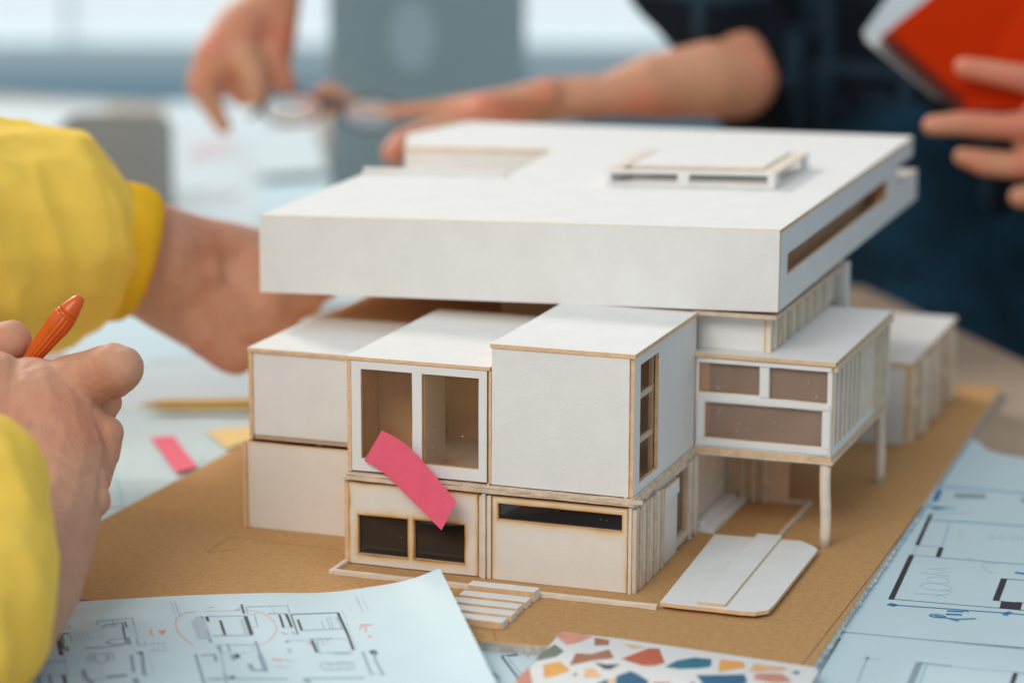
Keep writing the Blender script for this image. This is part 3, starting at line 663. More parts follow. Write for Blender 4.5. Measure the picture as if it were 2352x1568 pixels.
# lower tan roof that runs on under the slab
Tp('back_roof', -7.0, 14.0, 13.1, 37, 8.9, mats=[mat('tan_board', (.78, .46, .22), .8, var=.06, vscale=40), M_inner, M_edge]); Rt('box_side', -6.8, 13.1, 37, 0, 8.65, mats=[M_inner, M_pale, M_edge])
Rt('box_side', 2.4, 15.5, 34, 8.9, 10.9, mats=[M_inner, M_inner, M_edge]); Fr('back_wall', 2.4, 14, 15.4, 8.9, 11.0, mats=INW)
# -- right wing (upper floor on posts)
RWY = 10.35
o = Fr('window_frame', 14.2, 20.95, RWY, 4.55, 9.03, [(14.34, 7.3, 17.36, 8.80), (17.86, 7.2, 20.72, 8.80), (14.66, 5.02, 20.5, 6.8)], t=.2, amp=.02, step=.5)
for a, b, c, d in ((14.32, 14.7, 6.8, 7.2), (17.38, 17.84, 7.25, 8.75)): MB().wbox(a, b, RWY-.08, RWY+.02, c, d, amp=.02).build('frame_strip', M_white, o)
for (a, b, c, d) in ((14.24, 20.9, 8.78, 8.98), (14.24, 20.88, 6.86, 7.16), (14.3, 20.86, 4.66, 4.96)): MB().wbox(a, b, RWY-.09, RWY-.005, c, d, amp=.025, step=.6).build('frame_strip', M_white, o)
MB().wbox(20.55, 20.9, RWY-.1, RWY, 4.97, 6.84, amp=.02).build('frame_strip', M_white, o); MB().wbox(14.3, 14.62, RWY-.1, RWY, 4.97, 6.84, amp=.02).build('frame_strip', M_white, o)
glass('window_pane', o, 14.25, 20.85, RWY+.22, RWY+.24, 4.95, 8.95, M_brown)
Tp('wing_roof', 13.9, 21.12, 10.2, 23.9, 9.26); Tp('wing_floor', 13.9, 21.0, 10.3, 23.8, 4.53, mats=[M_pale, M_inner, M_edge]); Tp('wing_floor', 13.9, 21.1, 10.2, 23.85, 4.33, mats=[M_ply, M_inner, M_ply], t=.14, amp=.03, step=.5)
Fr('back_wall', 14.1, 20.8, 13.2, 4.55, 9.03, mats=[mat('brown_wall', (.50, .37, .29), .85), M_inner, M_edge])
Rt('slatted_side', 21.0, 10.5, 23.7, 4.56, 9.0, [(11.0, 4.98, 19.6, 8.55)], t=.15)
MB().wbox(20.0, 20.1, 10.6, 16.6, 4.6, 9.0).build('side_backing', mat('shade_card', (.40, .29, .21), .9), MOD); MB().wbox(20.84, 20.95, 16.7, 19.8, 4.7, 8.9).build('side_backing', M_pale, MOD)  # front backing coloured dark: painted shade for the slots between the slats
for i in range(11):
    y = 11.35+i*1.0 if i < 5 else 16.4+(i-5)*.62; MB().wbox(20.80, 21.04, y, y+(.48 if i < 5 else .4), 4.9, 8.6, amp=.02).build('cladding_slat', M_pale, MOD)
for i in range(4): MB().wbox(21.0, 21.14, 20.0+i*.85, 20.4+i*.85, 4.75, 8.8, amp=.02).build('cladding_slat', M_ply, MOD)
MB().wbox(20.98, 21.2, 10.4, 23.8, 8.75, 9.02).build('edge_strip', M_ply, MOD)
Rt('wing_end', 21.0, 23.7, 24.0, 4.56, 9.0)
def post(x, y, z1, r=.27):
    v, f = [], []; n = 14
    for k in range(7):
        z = z1*k/6
        for i in range(n):
            a = 2*math.pi*i/n; rr = r*(1+.06*noise.noise(V3((a*2, z, x)))); v.append(V3((x+.05*math.sin(z*1.3)+math.cos(a)*rr, y+math.sin(a)*rr, z)))
    for k in range(6):
        for i in range(n): a, b = k*n+i, k*n+(i+1) % n; f.append([a, b, b+n, a+n])
    f += [list(range(n))[::-1], [6*n+i for i in range(n)]]
    return link('support_post', mesh('support_post', v, f, [M_pale], smooth=True), MOD)
post(20.72, 10.55, 4.2); post(20.72, 23.5, 4.2)
# -- set-back storey between wing roof and slab
Fr('storey_front', 13.9, 17.4, 11.4, 9.27, 11.05); Rt('storey_side', 17.5, 11.3, 26, 9.27, 11.05, mats=[M_pale, M_inner, M_edge])
for i in range(13):
    y = 11.9+i*.95; MB().wbox(17.5, 17.72, y, y+.42, 9.28, 11.03, amp=.02).build('cladding_slat', M_ply if i % 2 else M_pale, MOD)
MB().wbox(17.42, 17.66, 11.2, 11.45, 9.27, 11.05).build('corner_strip', M_pale, MOD)
MB().wbox(13.95, 18.1, 10.45, 25.2, 11.06, 11.28, amp=.03, step=.6).build('slab_plate', M_ply, MOD)
MB().box(16.9, 18.1, 26.2, 27, 6, 11.2).build('rear_pier', M_white, MOD)
# -- roof slab (tilts a little: made as its own sheared box)
SX0, SX1, SY0, SY1, Z0, Z1 = -9.12, 18.2, 10.3, 43.2, 11.5, 15.49
K = dict(xf=slab_xf)
SL = Fr('roof_slab', SX0, SX1, SY0, Z0, Z1, xf=slab_xf, amp=.006)
Rt('slab_side', SX1+.0, SY0+.22, 38.6, Z0, Z1-.2, [(12.0, 13.02, 35.8, 14.05)], parent=SL, **K)
Rt('slab_side', SX1+.0, 38.6, SY1, 14.35, Z1-.2, parent=SL, **K); Rt('slab_side', SX1+.004, 38.6, SY1+1.6, Z0, 13.3, parent=SL, **K)
Rt('slab_side', SX0+.2, SY0+.22, 24.5, Z0, Z1-.2, parent=SL, mats=[M_inner, M_white, M_edge], **K)
# underside of slab and inside
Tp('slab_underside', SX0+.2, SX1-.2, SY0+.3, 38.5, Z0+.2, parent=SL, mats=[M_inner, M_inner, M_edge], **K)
Rt('slab_inner_wall', SX1-1.3, 11, 41, Z0+.2, Z1-.2, parent=SL, mats=INW, **K)
Tp('slab_underside', SX0+2, SX1-.01, 38.62, SY1+1.5, 13.3, parent=SL, **K)
# top board with the sunken terrace cut out of the left side
def slab_top(pts, name, t=.2):
    P = [slab_xf(V3((x, y, Z1))) for x, y in pts]; return prism(name, SL, P, t, [M_white, M_inner, M_edge])
slab_top([(SX0, SY0+.21), (SX1, SY0+.21), (SX1, SY1), (-11.3, SY1+3.5), (-13.0, 40.5), (-11.0, 35.0), (-1.6, 35.0), (-.8, 24.9), (-9.3, 24.3)], 'slab_roof_board')
prism('terrace_wall', SL, [slab_xf(V3(p)) for p in ((-11.0, 35.05, Z1-.21), (-1.6, 35.05, Z1-.21), (-1.6, 35.3, Z1-.21), (-11.0, 35.3, Z1-.21))], 2.4, [M_white]*3)
Tp('terrace_floor', -12.5, -.6, 24.0, 35.1, 13.2, parent=SL, mats=[M_cream, M_inner, M_edge], **K)
Fr('terrace_wall', -9.3, -.8, 24.5, 13.2, Z1+.35, parent=SL, mats=[M_white, M_white, M_pale], t=.2, **K)
# box light on the roof
CL = Fr('roof_light', 5.6, 14.95, 22.4, Z1+.02, Z1+.88, [(5.95, Z1+.2, 9.65, Z1+.68), (10.25, Z1+.2, 14.55, Z1+.68)], parent=SL, t=.25, mats=WW, **K)
for q in (0, 1):
    Rt('roof_light_side', 14.95 if q == 0 else 5.85, 22.66, 30.0, Z1+.02, Z1+.85, [(23.4, Z1+.2, 29.0, Z1+.68)] if q == 0 else (), parent=CL, mats=WW, **K)
Tp('roof_light_cover', 6.5, 13.9, 24.2, 30.2, Z1+.88, parent=CL, mats=WW, **K)
for a in ((5.6, 6.3, 22.7, 30.2), (14.1, 14.95, 22.7, 30.2)): MB().box(a[0], a[1], a[2], a[3], Z1+.72, Z1+.84, xf=slab_xf).build('roof_light_rail', M_pale, CL)
# -- small rear building on the same board
o = Fr('annex_front', 15.5, 20.5, 32.0, 0, 4.55); Rt('annex_side', 20.6, 31.9, 45.6, 0, 4.5, mats=[M_inner, M_inner, M_edge])
Tp('annex_roof', 15.4, 20.8, 31.8, 45.8, 4.75)
for i in range(9):
    y = 32.3+i*1.45+.3*math.sin(i*2.1); MB().wbox(20.65, 20.85+.1*(i % 3), y, y+.4+.3*(i % 2), .1, 4.4, amp=.08).build('annex_slat', M_ply if i % 2 else M_pale, o)
MB().wbox(20.65, 20.85, 32.4, 45.4, 1.9, 2.2).build('annex_rail', M_edge, o); MB().wbox(20.65, 20.85, 32.4, 45.4, 3.2, 3.4).build('annex_rail', M_edge, o)
# -- rim, stair planks, drive on the board
MB().wbox(.15, 15.9, -1.93, -1.66, .0, .22, amp=.03).build('border_strip', M_pale, MOD)
r_ = MB(); r_.box(-.12, .12, -1.9, -.02, 0, .2); r_.build('border_strip', M_pale, MOD)
for i in range(5):
    y = -2.72-i*1.05; x0 = 7.15-.02*i; zt = .52-.05*i
    MB().wbox(x0, 10.4-.04*(i % 3), y, y+.66, .01, zt if i == 0 else .36, amp=.02, step=.7).build('stair_plank', [M_white], MOD)
    MB().wbox(x0+.01, 10.39-.04*(i % 3), y-.02, y-.003, .01, (zt if i == 0 else .36)-.03, amp=.01).build('plank_edge', M_edge, MOD)
dz = .34
D = [on(u, v, z=dz) for u, v in ((1516, 1382), (1560, 1388), (1640, 1396), (1700, 1403), (1735, 1405), (1765, 1400), (1778, 1388), (1878, 1262), (1868, 1253), (1840, 1241), (1790, 1238), (1642, 1226))]
prism('driveway', MOD, D, .18, [M_white, M_inner, M_edge])
prism('driveway_strip', MOD, [on(u, v, z=dz+.13) for u, v in ((1602, 1381), (1666, 1387), (1797, 1229), (1740, 1224))], .12, [M_white, M_inner, M_edge])

# terrazzo sample board, lower edge of picture
t = [on(u, v, z=.22) for u, v in ((1170, 1590), (1283, 1456), (1290, 1451), (1420, 1465), (1870, 1531), (1880, 1540), (1820, 1640), (1100, 1680))]
TR = thing('terrazzo_board', 'terrazzo-patterned board with rust, teal and orange chips at the bottom edge', 'sample board', t[0])
prism('board_face', TR, t, .15, [mat('terrazzo_white', (.76, .77, .76), .45, var=.05, vscale=30)]*3)
cols = dict(rust=(.56, .12, .06), teal=(.01, .17, .27), orange=(.82, .40, .09), peach=(.80, .48, .26), pink=(.74, .32, .25), green=(.16, .20, .17), dark=(.045, .05, .08), brown=(.40, .16, .09), deep=(.008, .12, .24), rose=(.62, .26, .19))
chips = [('pink', [(550, 90), (600, 62), (700, 80), (790, 98), (700, 135), (620, 150)]), ('brown', [(800, 105), (895, 120), (890, 152), (800, 155)]), ('peach', [(985, 145), (1080, 155), (1130, 165), (1050, 175)]),
 ('green', [(545, 148), (605, 190), (560, 225), (420, 255), (460, 200)]), ('brown', [(680, 205), (780, 210), (895, 180), (925, 235), (790, 250), (640, 282)]), ('rust', [(1150, 172), (1215, 175), (1250, 265), (1180, 285), (1110, 285), (970, 240)]),
 ('dark', [(800, 262), (870, 278), (965, 275), (900, 308), (860, 305)]), ('orange', [(470, 278), (580, 256), (645, 315), (560, 345), (478, 365)]), ('peach', [(735, 303), (800, 303), (850, 358), (735, 360)]), ('teal', [(1250, 292), (1330, 250), (1440, 232), (1550, 242), (1545, 290), (1480, 300), (1340, 305)]),
 ('orange', [(1605, 245), (1750, 258), (1770, 295), (1590, 325)]), ('peach', [(1820, 270), (2050, 300), (1980, 318), (1790, 322)]), ('rose', [(290, 385), (380, 290), (405, 400), (350, 440)]), ('deep', [(940, 350), (1030, 318), (1080, 340), (1150, 385), (1110, 440), (930, 440)]), ('peach', [(880, 378), (935, 362), (930, 395), (885, 395)]),
 ('deep', [(1450, 345), (1760, 340), (1780, 390), (1700, 430), (1500, 410)]), ('rose', [(1830, 335), (2000, 335), (2065, 385), (1960, 395), (1820, 372)]), ('teal', [(2065, 322), (2110, 318), (2115, 335), (2080, 338)]), ('brown', [(660, 335), (690, 330), (690, 345), (665, 348)]), ('rust', [(1170, 392), (1290, 392), (1260, 440), (1180, 440)]), ('rust', [(1410, 392), (1440, 388), (1450, 402), (1415, 410)]), ('teal', [(820, 395), (880, 370), (890, 420), (800, 430)])]
v, f, m = [], [], []; names = list(cols)
for c, pts in chips:
    n = len(v)
    for x, y in pts: v.append(on(*cC(x, y), z=.228))
    f.append(list(range(n, n+len(pts)))); m.append(names.index(c))
link('chips', mesh('chips', v, f, [mat('chip_'+c, cols[c], .4, var=.18, vscale=130) for c in names], m), TR)

# ---------------------------------------------------------------- people
def fold(amp, sc): return lambda p: amp*noise.noise(V3(p)*sc)
def knuckle(amp, sc): return lambda p: amp*noise.noise(V3(p)*sc)
# person in yellow: both arms
P1 = thing('person', 'person in yellow sleeves writing with an orange pen and resting an arm behind the model', 'person', (-58, -20, -76))
bm = bmesh.new()
chain(bm, [(-60, 1500, 106, 2.7), (40, 1330, 110, 2.75), (84, 1200, 114.5, 2.75), (112, 1060, 117.5, 2.8), (95, 960, 118.5, 2.7)])
chain(bm, [(84, 1200, 114.5, 2.7), (-70, 1150, 116, 3.0), (-90, 980, 118, 2.9)])
for (u0, v0, d0, r0), (u1, v1, d1, r1) in (((60, 1150, 115, 2.2), (150, 925, 118.6, 1.62)), ((20, 1150, 115, 2.2), (70, 905, 118.4, 1.72)), ((-20, 1150, 115, 2.2), (-15, 893, 118.2, 1.75)), ((-60, 1150, 115, 2.2), (-100, 900, 118, 1.7))):
    chain(bm, [(u0, v0, d0, r0), (u1, v1, d1, r1)])                                                             # metacarpals
chain(bm, [(100, 930, 118.6, 1.6), (165, 885, 118.4, 1.42), (215, 862, 118, 1.22), (262, 842, 117, 1.08), (280, 845, 116.8, 1.0)])   # index finger, bent
chain(bm, [(278, 850, 117, 1.0), (262, 872, 119.6, .90), (205, 900, 122.5, .78)])
chain(bm, [(205, 930, 119.5, 1.15), (246, 924, 121, .70), (225, 960, 123, .65)])                                   # second finger beneath
chain(bm, [(180, 985, 118, 1.7), (243, 994, 118, .82), (226, 1040, 118, 1.0), (195, 1080, 117.5, 1.35)])           # knuckle and heel
chain(bm, [(216, 1150, 115.5, .75), (190, 1120, 116, 1.3)])
chain(bm, [(-110, 870, 121, 1.35), (-30, 806, 120.5, 1.2), (24, 784, 120, 1.0)])                                 # thumb behind the pen
def near_skin(p):
    r = .03*noise.noise(p*1.3)
    s_ = noise.noise(V3((p[0]*.9+p[2]*.35, p[1]*.9, p[2]*.25)))
    r += .022*max(0, 1-abs(s_)*4)*(1 if p[2] > 4 else .4)                                                         # tendons and veins
    c = noise.noise(V3((p[0]*.6, p[1]*.6, p[2]*2.6+5)))
    r -= .014*max(0, 1-abs(c)*10)                                                                                  # skin folds
    return r
handR = organic(bm, .085, 8, near_skin)
bm = bmesh.new()
chain(bm, [(150, 570, 143, 3.6), (330, 590, 146, 3.25), (450, 588, 149, 2.35), (560, 600, 151, 2.1), (640, 640, 152, 1.7)])
chain(bm, [(340, 610, 146, 3.0), (440, 690, 148, 2.5), (520, 735, 149, 2.5), (600, 745, 150, 2.2)])
chain(bm, [(560, 620, 150, 1.9), (640, 655, 150, 1.6), (700, 662, 151, 1.25), (748, 660, 152, .85)])
chain(bm, [(520, 660, 149, 1.8), (600, 700, 149, 1.7), (650, 700, 150, 1.3), (705, 695, 151, .85)])
chain(bm, [(440, 650, 147, 1.9), (430, 700, 146.4, 1.25), (470, 770, 147, 1.2), (540, 820, 148, 1.1)])                # thumb side
handL = organic(bm, .18, 8, knuckle(.07, .9))
bm = bmesh.new()
sh_r, sh_l = V3((-60, -48, 34)), V3((-62, -2, 34))
for a, ra, b, rb in ((at(-60, 1500, 106), 2.6, V3((-30, -50, 6)), 4), (V3((-30, -50, 6)), 4, sh_r, 5.5), (sh_r, 6, sh_l, 6), (V3((-62, -40, 10)), 11, V3((-62, -12, 10)), 11), (V3((-62, -25, 12)), 12, V3((-64, -25, -30)), 13), (at(150, 570, 143), 3.5, V3((-52, 12, 8)), 4), (V3((-52, 12, 8)), 4, sh_l, 5.5)):
    capsule(bm, a, ra, b, rb)
for a in (-36, -14): capsule(bm, (-64, a, -32), 8, (-24, a+4, -34), 6.5); capsule(bm, (-24, a+4, -34), 6, (-24, a+4, -72), 4.5)
capsule(bm, (-62, -25, 34), 5, (-60, -25, 44), 5); capsule(bm, (-59, -25, 50), 9, (-58, -25, 55), 9.5)
core = bpy.data.meshes.new('core'); bmesh.ops.recalc_face_normals(bm, faces=bm.faces); bm.to_mesh(core); bm.free()
me = join_meshes([handR, handL, core]); me.materials.append(M_skin); link('body', me, P1)
bm = bmesh.new()
chain(bm, [(-75, 1120, 104.5, 3.15), (-78, 1290, 103.5, 3.75), (-130, 1420, 101, 4.2), (-330, 1600, 98, 5.2)])
capsule(bm, at(-330, 1600, 98), 5.2, (-30, -52, 6), 6.5); capsule(bm, (-30, -52, 6), 6.5, sh_r, 8)
def ridged(p): return 1-2*abs(noise.noise(p))
def foldR(p): return .28*ridged(V3((p[0]*.30+p[2]*.12, p[1]*.30, p[2]*.10)))+.10*ridged(V3((p[0]*.5, p[1]*.6, p[2]*.35+7)))-.15
me = organic(bm, .3, 6, foldR); me.materials.append(M_sleeve); link('right_sleeve', me, P1)
bm = bmesh.new()
chain(bm, [(-250, 560, 138, 7.2), (62, 545, 142.5, 6.25), (105, 566, 143.3, 5.2)])
capsule(bm, at(-250, 560, 138), 7.2, (-52, 12, 9), 7.2); capsule(bm, (-52, 12, 9), 7.2, sh_l, 8)
def foldLf(p):
    return .48*ridged(V3((p[0]*.26+p[2]*.05, p[1]*.20, p[2]*.07+3)))+.22*ridged(V3((p[0]*.55+p[2]*.22, p[1]*.4, p[2]*.16+8)))-.2
me = organic(bm, .3, 6, foldLf); me.materials.append(M_sleeve); link('left_sleeve', me, P1)
# ribbed cuff
A0 = at(222, 560, 143.8); A1 = at(318, 588, 144.8); ax = (A1-A0).normalized(); q = ax.to_track_quat('Z', 'Y')
v, f = [], []; n = 240; rows = [(-.9, 3.5), (-.5, 3.78), (.1, 3.86), (.8, 3.82), (1.3, 3.66), (1.6, 3.4), (1.45, 3.15), (.8, 3.05)]
for k, (t_, r) in enumerate(rows):
    for i in range(n):
        a = 2*math.pi*i/n; rr = r+(.07 if k in (1, 2, 3, 4) else .03)*math.cos(a*60)+.1*math.sin(a*3+k*.5)
        v.append(A0+ax*1.0+q @ V3((math.cos(a)*rr, math.sin(a)*rr, t_)))
for k in range(len(rows)-1):
    for i in range(n): a, b = k*n+i, k*n+(i+1) % n; f.append([a, b, b+n, a+n])
link('ribbed_cuff', mesh('ribbed_cuff', v, f, [M_cuff], smooth=True), P1)
bm = bmesh.new()
for a, ra, b, rb in ((sh_r, 8.5, sh_l, 8.5), (V3((-62, -42, 12)), 13, V3((-62, -8, 12)), 13), (V3((-62, -25, 12)), 14, V3((-64, -25, -28)), 15)): capsule(bm, a, ra, b, rb)
me = organic(bm, .9, 4); me.materials.append(M_sleeve); link('shirt', me, P1)

# orange pen in the right hand: held, so a thing of its own
A = at(187, 681, 119); B = at(62, 834, 119.4); ax = (B-A).normalized(); Lp = (B-A).length
PEN = thing('pen', 'orange plastic pen with ribbed grip held in the near hand', 'pen', A)
rod('pen_cap', (A, ax, [(0, .13), (.06, .22), (.3, .33), (.8, .47), (1.0, .50)]), 40, [M_orange], PEN)
rod('pen_ring', (A, ax, [(.98, .505), (1.02, .53), (1.09, .53), (1.14, .51)]), 40, [M_orange], PEN)
prof = [(1.12, .49)]+[(1.14+.08*i, .515+.035*math.sin(math.pi*min(1, i/12))-.006*max(0, i-10)) for i in range(0, 28)]+[(4.2, .22), (7.5, .2)]
rod('pen_barrel', (A, ax, prof), 96, [M_orange], PEN, ridge=.045, nr=16)

# third person: hand reaching in from the top
P3 = thing('person', 'blurred bare hand reaching down from the top left, holding glasses', 'person', (-48, 100, -76))
bm = bmesh.new()
chain(bm, [(660, -260, 203, 2.6), (625, -20, 200, 2.0), (570, 110, 200, 2.25)]); chain(bm, [(640, -40, 200, 1.9), (632, 80, 200, 1.7), (630, 170, 200, 1.2)])
chain(bm, [(560, 60, 199, 2.1), (500, 130, 198, 1.75), (462, 195, 198, 1.15), (490, 250, 198, .82), (514, 292, 198, .62)])
chain(bm, [(560, 130, 197.5, 1.4), (585, 180, 197, 1.15), (594, 222, 197, .95)]); chain(bm, [(625, 130, 199, 1.3), (652, 190, 199, .9), (668, 212, 200, .7)])
chain(bm, [(520, 110, 199, 1.6), (530, 190, 199.5, 1.2), (560, 225, 200, .8)])
hm = organic(bm, .22, 6)
bm = bmesh.new(); capsule(bm, at(660, -260, 203), 2.6, (-40, 105, 50), 4.5)
capsule(bm, (-40, 105, 50), 5, (-48, 112, 55), 7)
c2 = bpy.data.meshes.new('c'); bmesh.ops.recalc_face_normals(bm, faces=bm.faces); bm.to_mesh(c2); bm.free()
me = join_meshes([hm, c2]); me.materials.append(M_skin_red); link('body', me, P3)

# glasses held between the two far hands
GL = thing('glasses', 'blurred pair of glasses with dark rims held between two hands', 'glasses', at(750, 250, 196))
def ringo(cx, cy, d, rx, ry, r, name, m):
    v, f = [], []; n, k = 36, 8
    for i in range(n):
        a = 2*math.pi*i/n; c = at(cx, cy, d)+RM @ V3((math.cos(a)*rx, math.sin(a)*ry, 0)); o_ = RM @ V3((math.cos(a), math.sin(a), 0))
        for j in range(k): b = 2*math.pi*j/k; v.append(c+o_*math.cos(b)*r+RM @ V3((0, 0, 1))*math.sin(b)*r)
    for i in range(n):
        for j in range(k): f.append([i*k+j, ((i+1) % n)*k+j, ((i+1) % n)*k+(j+1) % k, i*k+(j+1) % k])
    return link(name, mesh(name, v, f, [m], smooth=True), GL)
for cx, cy in ((672, 250), (855, 262)):
    o = ringo(cx, cy, 196, 2.3, 1.25, .15, 'rim', M_rim)
    v = [at(cx, cy, 196)+RM @ V3((math.cos(2*math.pi*i/24)*2.25, math.sin(2*math.pi*i/24)*1.2, 0)) for i in range(24)]
    link('lens', mesh('lens', v, [list(range(24))], [gmat('lens_tint', (.9, .85, .82), .25, .2)]), o)
bm = bmesh.new(); chain(bm, [(738, 235, 196, .35), (762, 225, 196, .35), (788, 240, 196, .35)]); me = organic(bm, .12, 2); me.materials.append(M_rim); link('bridge', me, GL)
for tp_ in ([(920, 245, 196, .22), (1010, 250, 192, .2)], [(605, 245, 196, .25), (575, 270, 193, .2)]):
    bm = bmesh.new(); chain(bm, tp_); me = organic(bm, .1, 1); me.materials.append(M_rim); link('temple', me, GL)

# person in dark shirt and jeans behind the table on the right
P2 = thing('person', 'person in dark navy shirt and jeans behind the table, holding a red notebook', 'person', (25, 100, -76))
bm = bmesh.new()
chain(bm, [(1700, 185, 187, 2.7), (1630, 184, 186, 2.8), (1500, 198, 185, 2.3), (1390, 222, 185, 1.55), (1290, 226, 185, 1.55), (1190, 248, 185, 1.2)])
chain(bm, [(1290, 235, 185, 1.3), (1180, 240, 186, .95), (1080, 240, 188, .8), (985, 252, 190, .62), (900, 256, 192, .5)])
chain(bm, [(1260, 215, 184, 1.2), (1190, 222, 184, .85), (1120, 232, 184, .7), (1040, 250, 186, .62)])
chain(bm, [(1190, 250, 185, 1.1), (1080, 275, 184, .95), (985, 305, 183, .95), (925, 330, 182, .95), (905, 352, 181, .9)])
chain(bm, [(820, 245, 198, .55), (755, 205, 198.5, .6), (700, 235, 199, .55)]); chain(bm, [(900, 256, 196, .5), (800, 250, 198, .5), (705, 255, 198, .5)])
arm = organic(bm, .2, 6)
bm = bmesh.new()
chain(bm, [(2560, 330, 172, 3.2), (2440, 310, 170, 3.2)]); chain(bm, [(2440, 200, 169, 1.2), (2330, 176, 168, .85), (2215, 155, 168, .68)])
chain(bm, [(2450, 290, 168.5, 1.2), (2300, 290, 168, .86), (2210, 284, 168, .82), (2142, 288, 168.5, .66)])
chain(bm, [(2450, 365, 169, 1.2), (2330, 380, 169, .9), (2262, 374, 169.5, .85), (2212, 360, 170, .62)])
chain(bm, [(2450, 430, 170, 1.2), (2380, 452, 170, .85), (2342, 452, 170.5, .7)])
hnd = organic(bm, .16, 5)
bm = bmesh.new(); el = at(1700, 170, 188)
for a, ra, b, rb in ((el, 2.4, at(1590, -200, 200), 2.6), (at(1590, -200, 200), 2.6, V3((8, 96, 50)), 6), (at(2560, 330, 172), 3.1, V3((46, 80, 20)), 4), (V3((46, 80, 20)), 4, V3((44, 98, 50)), 6), (V3((12, 97, 46)), 7, V3((40, 97, 46)), 7), (V3((26, 97, 30)), 11, V3((26, 97, -10)), 12), (V3((26, 97, 52)), 5, V3((26, 95, 60)), 5), (V3((26, 94, 68)), 9, V3((26, 94, 74)), 9.5)): capsule(bm, a, ra, b, rb)
c2 = bpy.data.meshes.new('c'); bmesh.ops.recalc_face_normals(bm, faces=bm.faces); bm.to_mesh(c2); bm.free()
me = join_meshes([arm, hnd, c2]); me.materials.append(M_skin_red); link('body', me, P2)
bm = bmesh.new()
chain(bm, [(1590, -260, 200, 5.2), (1572, -60, 194, 4.6), (1650, 40, 191, 4.2), (1745, 150, 192, 3.9), (1760, 230, 194, 3.2)])
chain(bm, [(1600, -200, 202, 6), (1760, 0, 203, 7), (1800, 150, 204, 6.5), (1850, 260, 206, 6)])
chain(bm, [(1900, -300, 210, 13), (2000, 0, 210, 13), (2050, 220, 210, 12), (2120, 380, 210, 12)]); chain(bm, [(2300, -300, 210, 13), (2350, 200, 208, 13), (2380, 420, 208, 12)])
capsule(bm, V3((46, 82, 20)), 5.5, V3((44, 98, 48)), 7)
me = organic(bm, .6, 5, lambda p: .9*noise.noise(V3((p[0]*.2, p[1]*.2, p[2]*.12)))); me.materials.append(M_navy); link('shirt', me, P2)
bm = bmesh.new()
chain(bm, [(2060, 420, 206, 9.5), (2080, 640, 204, 9), (2180, 900, 200, 8.5), (2250, 1400, 200, 7), (2300, 3000, 205, 5)])
chain(bm, [(2400, 420, 206, 10), (2450, 700, 204, 9), (2500, 1400, 203, 7), (2560, 3000, 206, 5)])
me = organic(bm, .7, 5, lambda p: .7*noise.noise(V3((p[0]*.15, p[1]*.15, p[2]*.4)))); me.materials.append(M_jean); link('jeans', me, P2)

# red notebook
NB = thing('notebook', 'red spiral notebook with white pages held at the top right', 'notebook', at(2200, 120, 170))
def plate(name, pts, t, m, parent):
    P = [at(*p) for p in pts]; n_ = (P[1]-P[0]).cross(P[2]-P[0]).normalized()
    if n_.dot(CAMP-P[0]) < 0: n_ = -n_
    k = len(P); v = P+[p-n_*t for p in P]; F = [list(range(k)), list(range(2*k-1, k-1, -1))]+[[i, i+k, (i+1) % k+k, (i+1) % k] for i in range(k)]
    me = mesh(name, v, F, [m]); b_ = bmesh.new(); b_.from_mesh(me); bmesh.ops.recalc_face_normals(b_, faces=b_.faces); b_.to_mesh(me); b_.free()
    return link(name, me, parent)
plate('cover', [(2024, 84, 170.5), (2030, 98, 170.5), (2196, 246, 170.5), (2206, 250, 170.5), (2520, 252, 168.5), (2520, -290, 172), (2030+190*1.05, -80, 172)], .15, M_red, NB)
plate('pages', [(1984, 72, 171.6), (1992, 96, 171.6), (2150, 225, 171.6), (2500, 240, 171), (2500, -290, 173), (2120, -120, 173)], .5, M_paper2, NB)
v, f = [], []
nC = 20
for c in range(nC):
    s = (c+.5)/nC; ctr = at(2014+(2192-2014)*s+12, 92+(250-92)*s-3, 170.6); ddir = (at(2192, 250, 170.9)-at(2014, 92, 170.9)).normalized(); side = (RM @ V3((0, 0, 1))).cross(ddir).normalized(); up = RM @ V3((0, 0, 1))
    for i in range(16):
        a = 2*math.pi*i/16
        for j in range(6):
            b = 2*math.pi*j/6; o_ = side*math.cos(a)+up*math.sin(a); v.append(ctr+o_*(.56+.085*math.cos(b))+ddir*.085*math.sin(b))
    b0 = c*96
    for i in range(16):
        for j in range(6): f.append([b0+i*6+j, b0+((i+1) % 16)*6+j, b0+((i+1) % 16)*6+(j+1) % 6, b0+i*6+(j+1) % 6])
link('spiral_binding', mesh('spiral_binding', v, f, [M_wire], smooth=True), NB)

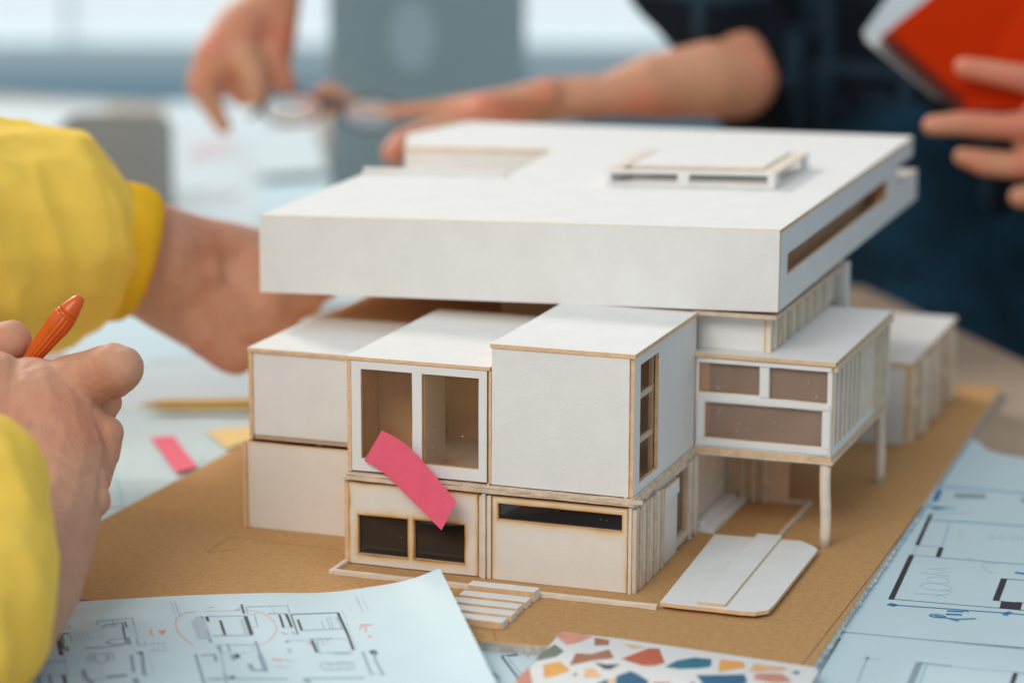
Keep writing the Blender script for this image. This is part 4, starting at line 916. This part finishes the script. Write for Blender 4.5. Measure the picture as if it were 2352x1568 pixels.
# ---------------------------------------------------------------- laptop and chair in the background
LP = thing('laptop', 'blurred grey laptop lid with pale oval emblem on the far table', 'laptop', on(960, 430, z=TZ))
def lidpt(s, t_): # s 0..1 left-right, t 0..1 bottom-top
    bl, br = at(757, 440, 236), at(1206, 400, 262); up = V3((0, 0, 1))*21+vd*2
    return bl.lerp(br, s)+up*t_
P = []
rr = .06
for cx, cy, a0 in ((rr, rr, 180), (1-rr, rr, 270), (1-rr, 1-rr, 0), (rr, 1-rr, 90)):
    for k in range(5): a = math.radians(a0+k*22.5); P.append(lidpt(cx+rr*math.cos(a), cy+rr*math.sin(a)))
bk = vd*.6
v = P+[p+bk for p in P]; k = len(P); F = [list(range(k)), list(range(2*k-1, k-1, -1))]+[[i, i+k, (i+1) % k+k, (i+1) % k] for i in range(k)]
lid = link('lid', mesh('lid', v, F, [M_gray]), LP)
v = [lidpt(.40+.115*math.cos(2*math.pi*i/28), .66+.16*math.sin(2*math.pi*i/28))-bk*.15 for i in range(28)]
v += [lidpt(.40+.115*math.cos(2*math.pi*i/28), .66+.16*math.sin(2*math.pi*i/28)) for i in range(28)]
link('emblem', mesh('emblem', v, [list(range(28))[::-1]]+[[i, (i+1) % 28, (i+1) % 28+28, i+28] for i in range(28)], [M_logo]), lid)
b0, b1 = lidpt(0, 0), lidpt(1, 0)
dep = vd*19+vr*6
v = [b0, b1, b1+dep, b0+dep]; zb_ = min(p.z for p in v); v = [V3((p.x, p.y, TZ+1.4)) for p in v]+[V3((p.x, p.y, TZ+.02)) for p in v]
link('keyboard_base', mesh('keyboard_base', v, [[0, 1, 2, 3], [7, 6, 5, 4], [0, 4, 5, 1], [1, 5, 6, 2], [2, 6, 7, 3], [3, 7, 4, 0]], [M_gray]), LP)

CH = thing('chair', 'blurred grey chair back with rounded corners at the far left', 'chair', at(260, 700, 226))
pts = []
cw, ch_ = (at(392, 260, 226)-at(135, 260, 226)).length, 14
bl = at(135, 262, 226)-V3((0, 0, ch_)); rd = (at(392, 262, 226)-at(135, 262, 226)).normalized(); r = 1.6
for cx, cy, a0 in ((r, r, 180), (cw-r, r, 270), (cw-r, ch_-r, 0), (r, ch_-r, 90)):
    for k in range(6): a = math.radians(a0+k*18); pts.append(bl+rd*(cx+r*math.cos(a))+V3((0, 0, cy+r*math.sin(a))))
k = len(pts); v = pts+[p+vd*1.2 for p in pts]
link('backrest', mesh('backrest', v, [list(range(k)), list(range(2*k-1, k-1, -1))]+[[i, i+k, (i+1) % k+k, (i+1) % k] for i in range(k)], [M_chair]), CH)
